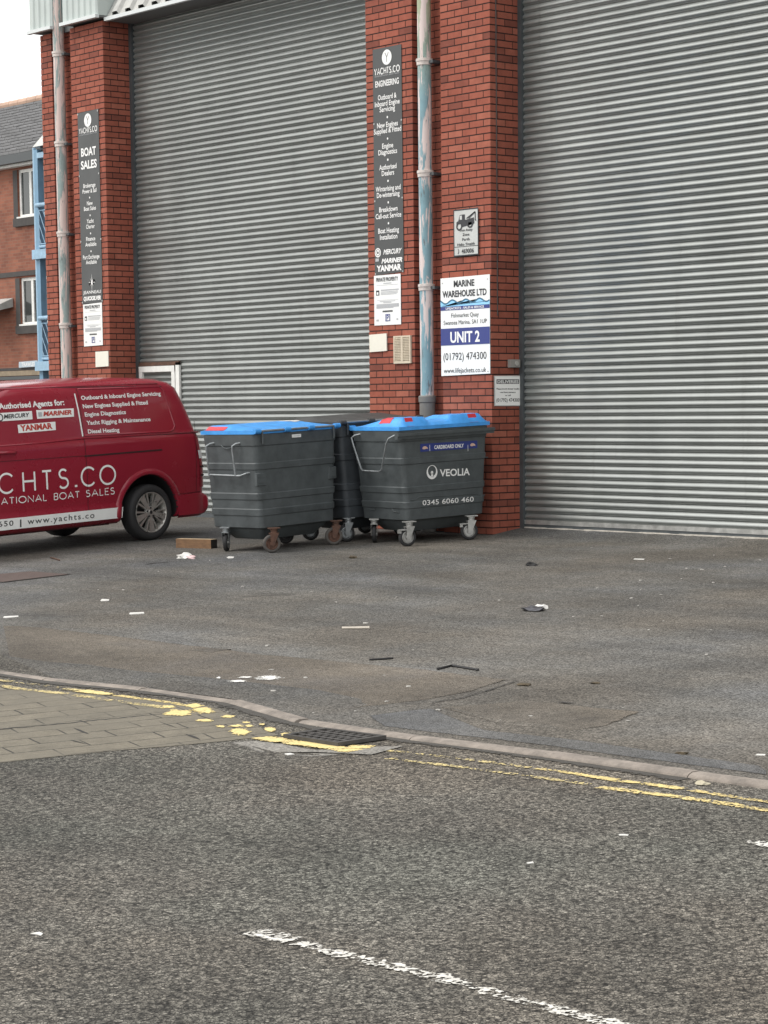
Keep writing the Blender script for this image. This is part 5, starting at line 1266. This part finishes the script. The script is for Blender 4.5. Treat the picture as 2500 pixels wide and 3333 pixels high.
for yt, yb, ym in ((668, 795, 826), (1036, 1160, 1190)):
    zt2, zb2, zm = bz(130, yt), bz(130, yb), bz(130, ym); xa, xe = pxl + pw + .02, pxl + pw + 1.7
    b = MB(); b.tube([(pxl + .10, BY - .03, zt2), (xe, BY - .03, zt2)], .05, 10); hr = b.make('handrail', M_SLBLUE, BT, smooth=True)
    b = MB(); b.tube([(xa, BY - .01, zb2 - .06), (xe, BY - .01, zb2 - .06)], .035, 8); b.make('rail', M_SLBLUE, BT, smooth=True)
    b = MB(); H = zt2 - zb2 - .12
    for i in range(-6, 12):
        x0 = xa + i * .17; pts = [(x0, zt2 - .12), (x0 + H * .55, zb2)]
        (x0, za), (x1_, zb3) = pts
        if x1_ < xa + .02: continue
        if x0 < xa: za = za - (xa - x0) / .55; x0 = xa
        if x1_ > xe: zb3 = zb3 + (x1_ - xe) / .55; x1_ = xe
        if x0 < x1_: b.tube([(x0, BY - .01, za), (x1_, BY - .01, zb3)], .011, 5)
    b.tube([(xa, BY - .01, zt2 - .12), (xe, BY - .01, zt2 - .12)], .012, 5); b.tube([(xa, BY - .01, zb2), (xe, BY - .01, zb2)], .012, 5); b.tube([(xa, BY - .01, zt2 - .12), (xa, BY - .01, zb2)], .012, 5)
    b.make('wire_panel', M_SLBLUE, BT)
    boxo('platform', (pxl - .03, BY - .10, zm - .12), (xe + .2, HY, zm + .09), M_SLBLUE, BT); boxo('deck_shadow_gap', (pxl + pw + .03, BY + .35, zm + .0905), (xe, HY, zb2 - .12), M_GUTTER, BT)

# ================================================================== THINGS LYING ABOUT
def flat(name, pts, th, m, label, cat, fn=yardp, group=None, lift=.0):
    P = [fn(*p) + Vector((0, 0, lift)) for p in pts]; n = len(P); top = [p + Vector((0, 0, th)) for p in P]; b = MB()
    b.poly(top); 
    for i in range(n): j = (i + 1) % n; b.quad(P[i], P[j], top[j], top[i])
    o = b.make(name, m); return tag(o, label, cat, group)
# timber block
p0, p1 = yardp(573, 1783), yardp(687, 1786); ax = (p1 - p0); L = ax.length; ax.normalize(); bk = Vector((-ax.y, ax.x, ax.z)); 
if bk.dot(CAM - p0) > 0: bk = -bk
dw = .10; hh = .098
tw = thing('timber_block', (p0 + p1) / 2, 'short sawn timber block on the ground between the van and the bin', 'timber')
b = MB(); q = [p0, p1, p1 + bk * dw, p0 + bk * dw]; U = Vector((0, 0, hh))
b.quad(q[0], q[1], q[1] + U, q[0] + U); b.quad(q[2], q[3], q[3] + U, q[2] + U); b.quad(q[3], q[0], q[0] + U, q[3] + U); b.make('block', M_WOOD, tw)
obj('top_face', [x + U for x in q], [(0, 1, 2, 3)], M_WOODT, tw); obj('end_face', [q[1], q[2], q[2] + U, q[1] + U], [(0, 1, 2, 3)], M_WOODE, tw)
# crumpled paper
def crumple(name, x, y, r, m, label, cat, seed, fn=yardp, sq=.6, group=None):
    rr = random.Random(seed); bm = bmesh.new(); bmesh.ops.create_icosphere(bm, subdivisions=2, radius=1)
    c = fn(x, y)
    for v in bm.verts:
        k = .55 + .6 * rr.random(); v.co = Vector((v.co.x * r * k * 1.2, v.co.y * r * k, max(-.2, v.co.z) * r * k * sq))
    V = [c + v.co + Vector((0, 0, r * .12)) for v in bm.verts]; FF = [tuple(v.index for v in f.verts) for f in bm.faces]; bm.free()
    return tag(obj(name, V, FF, m), label, cat, group)
crumple('crumpled_paper', 600, 1817, .085, M_PAPER, 'crumpled white paper scrap in front of the timber block', 'litter', 1)
crumple('crumpled_paper', 622, 1818, .05, mat('pink stained paper', (.70, .50, .50), .7), 'smaller pinkish paper scrap beside the crumpled white one', 'litter', 2)
crumple('crushed_can', 1735, 1988, .085, mat('dark foil', (.10, .10, .11), .4, .6), 'crushed dark can lying alone in the middle of the yard', 'litter', 3, sq=.35)
crumple('can_end', 1762, 1982, .05, M_PAPER, 'pale crumpled wrapper end beside the crushed dark can', 'litter', 4, sq=.7)
crumple('leaf_clump', 1730, 1841, .05, mat('black litter', (.02, .02, .02), .8), 'small black scrap on the ground right of the right bin', 'litter', 5)
crumple('paper_scrap', 1720, 1840, .022, M_PAPER, 'tiny white scrap touching the small black scrap', 'litter', 6)
crumple('leaf_clump', 1706, 2231, .045, M_LEAF, 'brown leaf clump at the tip of the brownish yard patch', 'leaf', 7, sq=.3)
crumple('leaf_clump', 1148, 1817, .04, M_LEAF, 'yellowish leaf scrap in front of the right bin', 'leaf', 8)
crumple('leaf_clump', 1937, 2225, .03, M_LEAF, 'small leaf scrap on the open yard right of the brown patch', 'leaf', 9, sq=.3)
crumple('leaf_clump', 2285, 2553, .035, mat('pale dry leaf', (.42, .38, .28), .9), 'pale dry leaf in the road beside the kerb at right', 'leaf', 10, fn=roadp, sq=.4)
crumple('leaf_clump', 2218, 2455, .035, M_LEAF, 'dry leaf on the yard just above the kerb at right', 'leaf', 11, sq=.3)
flat('paper_slip', [(327, 1955), (332, 1951), (356, 1952), (354, 1956), (330, 1957)], .004, M_PAPER, 'small white slip on the yard, the one farther back of three', 'litter')
flat('paper_slip', [(421, 1999), (423, 1996), (468, 1994), (470, 1998), (425, 2001)], .006, M_PAPER, 'longest white slip lying on the yard left of centre', 'litter')
flat('paper_slip', [(10, 2011), (14, 2007), (60, 2005), (60, 2008), (20, 2012)], .004, M_PAPER, 'white slip on the yard at the left edge of view', 'litter')
flat('paper_slip', [(738, 1815), (745, 1812), (762, 1813), (760, 1817), (744, 1818)], .004, M_PAPER, 'white slip on the ground below the left bin castors', 'litter')
flat('paper_slip', [(2062, 1821), (2066, 1819), (2098, 1820), (2096, 1822)], .004, M_PAPER, 'thin pale slip near the right shutter threshold', 'litter')
flat('paper_slip', [(2460, 2459), (2466, 2456), (2492, 2457), (2490, 2460)], .004, M_PAPER, 'white slip near the kerb at the right edge', 'litter')
flat('paper_slip', [(100, 3040), (128, 3035), (140, 3040), (134, 3046), (118, 3042)], .003, M_PAPER, 'white scrap on the road at the left foreground', 'litter', roadp)
flat('paper_slip', [(2014, 2717), (2030, 2716), (2046, 2718), (2044, 2721), (2016, 2720)], .003, M_PAPER, 'white scrap on the open road below the yellow lines', 'litter', roadp)
flat('paper_slip', [(1714, 2810), (1734, 2806), (1737, 2810), (1720, 2812)], .003, M_PAPER, 'small white scrap in the middle of the road', 'litter', roadp)
flat('paper_slip', [(926, 2455), (944, 2453), (958, 2456), (938, 2459)], .004, M_PAPER, 'white scrap beside the concrete spread left of the drain', 'litter', roadp)
def rod(name, pts, r, m, label, cat, fn=yardp):
    b = MB(); b.tube([fn(*p) + Vector((0, 0, r)) for p in pts], r, 6); return tag(b.make(name, m), label, cat)
rod('stick', [(1114, 2048), (1160, 2047.5), (1203, 2047)], .010, M_STICK, 'pale straight stick lying across the middle of the yard', 'stick')
rod('bent_strip', [(1424, 2181), (1471, 2170), (1557, 2184)], .008, M_BLKP, 'black bent strip lying on the edge of the brown patch', 'strip')
rod('twig', [(1202, 2150), (1240, 2148), (1280, 2145)], .007, M_BLKP, 'thin dark twig on the yard left of the bent strip', 'twig')
rod('twig', [(165, 1817), (180, 1821), (194, 1826)], .008, M_RUST, 'short reddish twig in front of the van', 'twig')
# pale chips scattered over the yard and road, at their surveyed places
chips = [(200, 1903), (320, 1921), (402, 1921), (434, 1821), (516, 1861), (684, 1825), (1016, 1927), (790, 1910), (870, 2103), (1095, 1961), (1290, 1945), (1345, 2118), (1190, 2029), (1252, 2200), (1330, 2236), (1427, 2312), (1157, 2316), (1625, 1955), (1778, 1925), (1845, 1824), (1866, 2008), (1960, 2007), (1944, 1915), (2055, 1948), (2078, 1972), (2085, 1890), (2087, 1920), (2112, 2051), (2160, 2023), (2152, 1937), (2180, 1820), (2235, 1851), (2286, 1855), (2324, 1808), (2218, 1885), (2322, 1897), (2315, 2052), (2300, 2132), (2360, 1845), (2475, 1824), (1925, 1785), (1728, 2332), (1628, 2346), (2028, 2306), (2045, 2348), (883, 2182), (995, 2207), (1020, 2322), (890, 2250), (1258, 2285)]
M_CH = M_PEB
rc = random.Random(11); proto = None
for i, (x, y) in enumerate(chips):
    c = yardp(x, y)
    if proto is None:
        bm = bmesh.new(); bmesh.ops.create_icosphere(bm, subdivisions=1, radius=.02)
        for v in bm.verts: v.co *= rc.uniform(.6, 1.2); v.co.z *= .5
        me = bpy.data.meshes.new('stone_chip'); bm.to_mesh(me); bm.free(); me.materials.append(M_CH); o = proto = bpy.data.objects.new('stone_chip', me)
    else: o = proto.copy()
    COL.objects.link(o); o.location = c + Vector((0, 0, .004)); s = rc.uniform(.4, 1.0); o.scale = (s * rc.uniform(.8, 1.5), s, s * .8); o.rotation_euler = (0, 0, rc.uniform(0, 6))
    tag(o, 'small pale stone chip lying loose on the grey yard', 'stone', 'pale chips scattered over the yard')
# white paint splashes
def splash(px, py, rx, ry, seed): fan('white_paint_mark', px, py, rx, ry, seed, M_WSPL, yardp, .0045)
M_WSPL = paint_mat('splashed white paint', (.72, .71, .68), .50, 16, 75)
for i, (x, y, rx, ry) in enumerate([(875, 2208, 38, 7), (775, 2219, 30, 4), (800, 2206, 22, 3), (712, 2208, 8, 3), (850, 2211, 20, 4)]): splash(x, y, rx, ry, i)
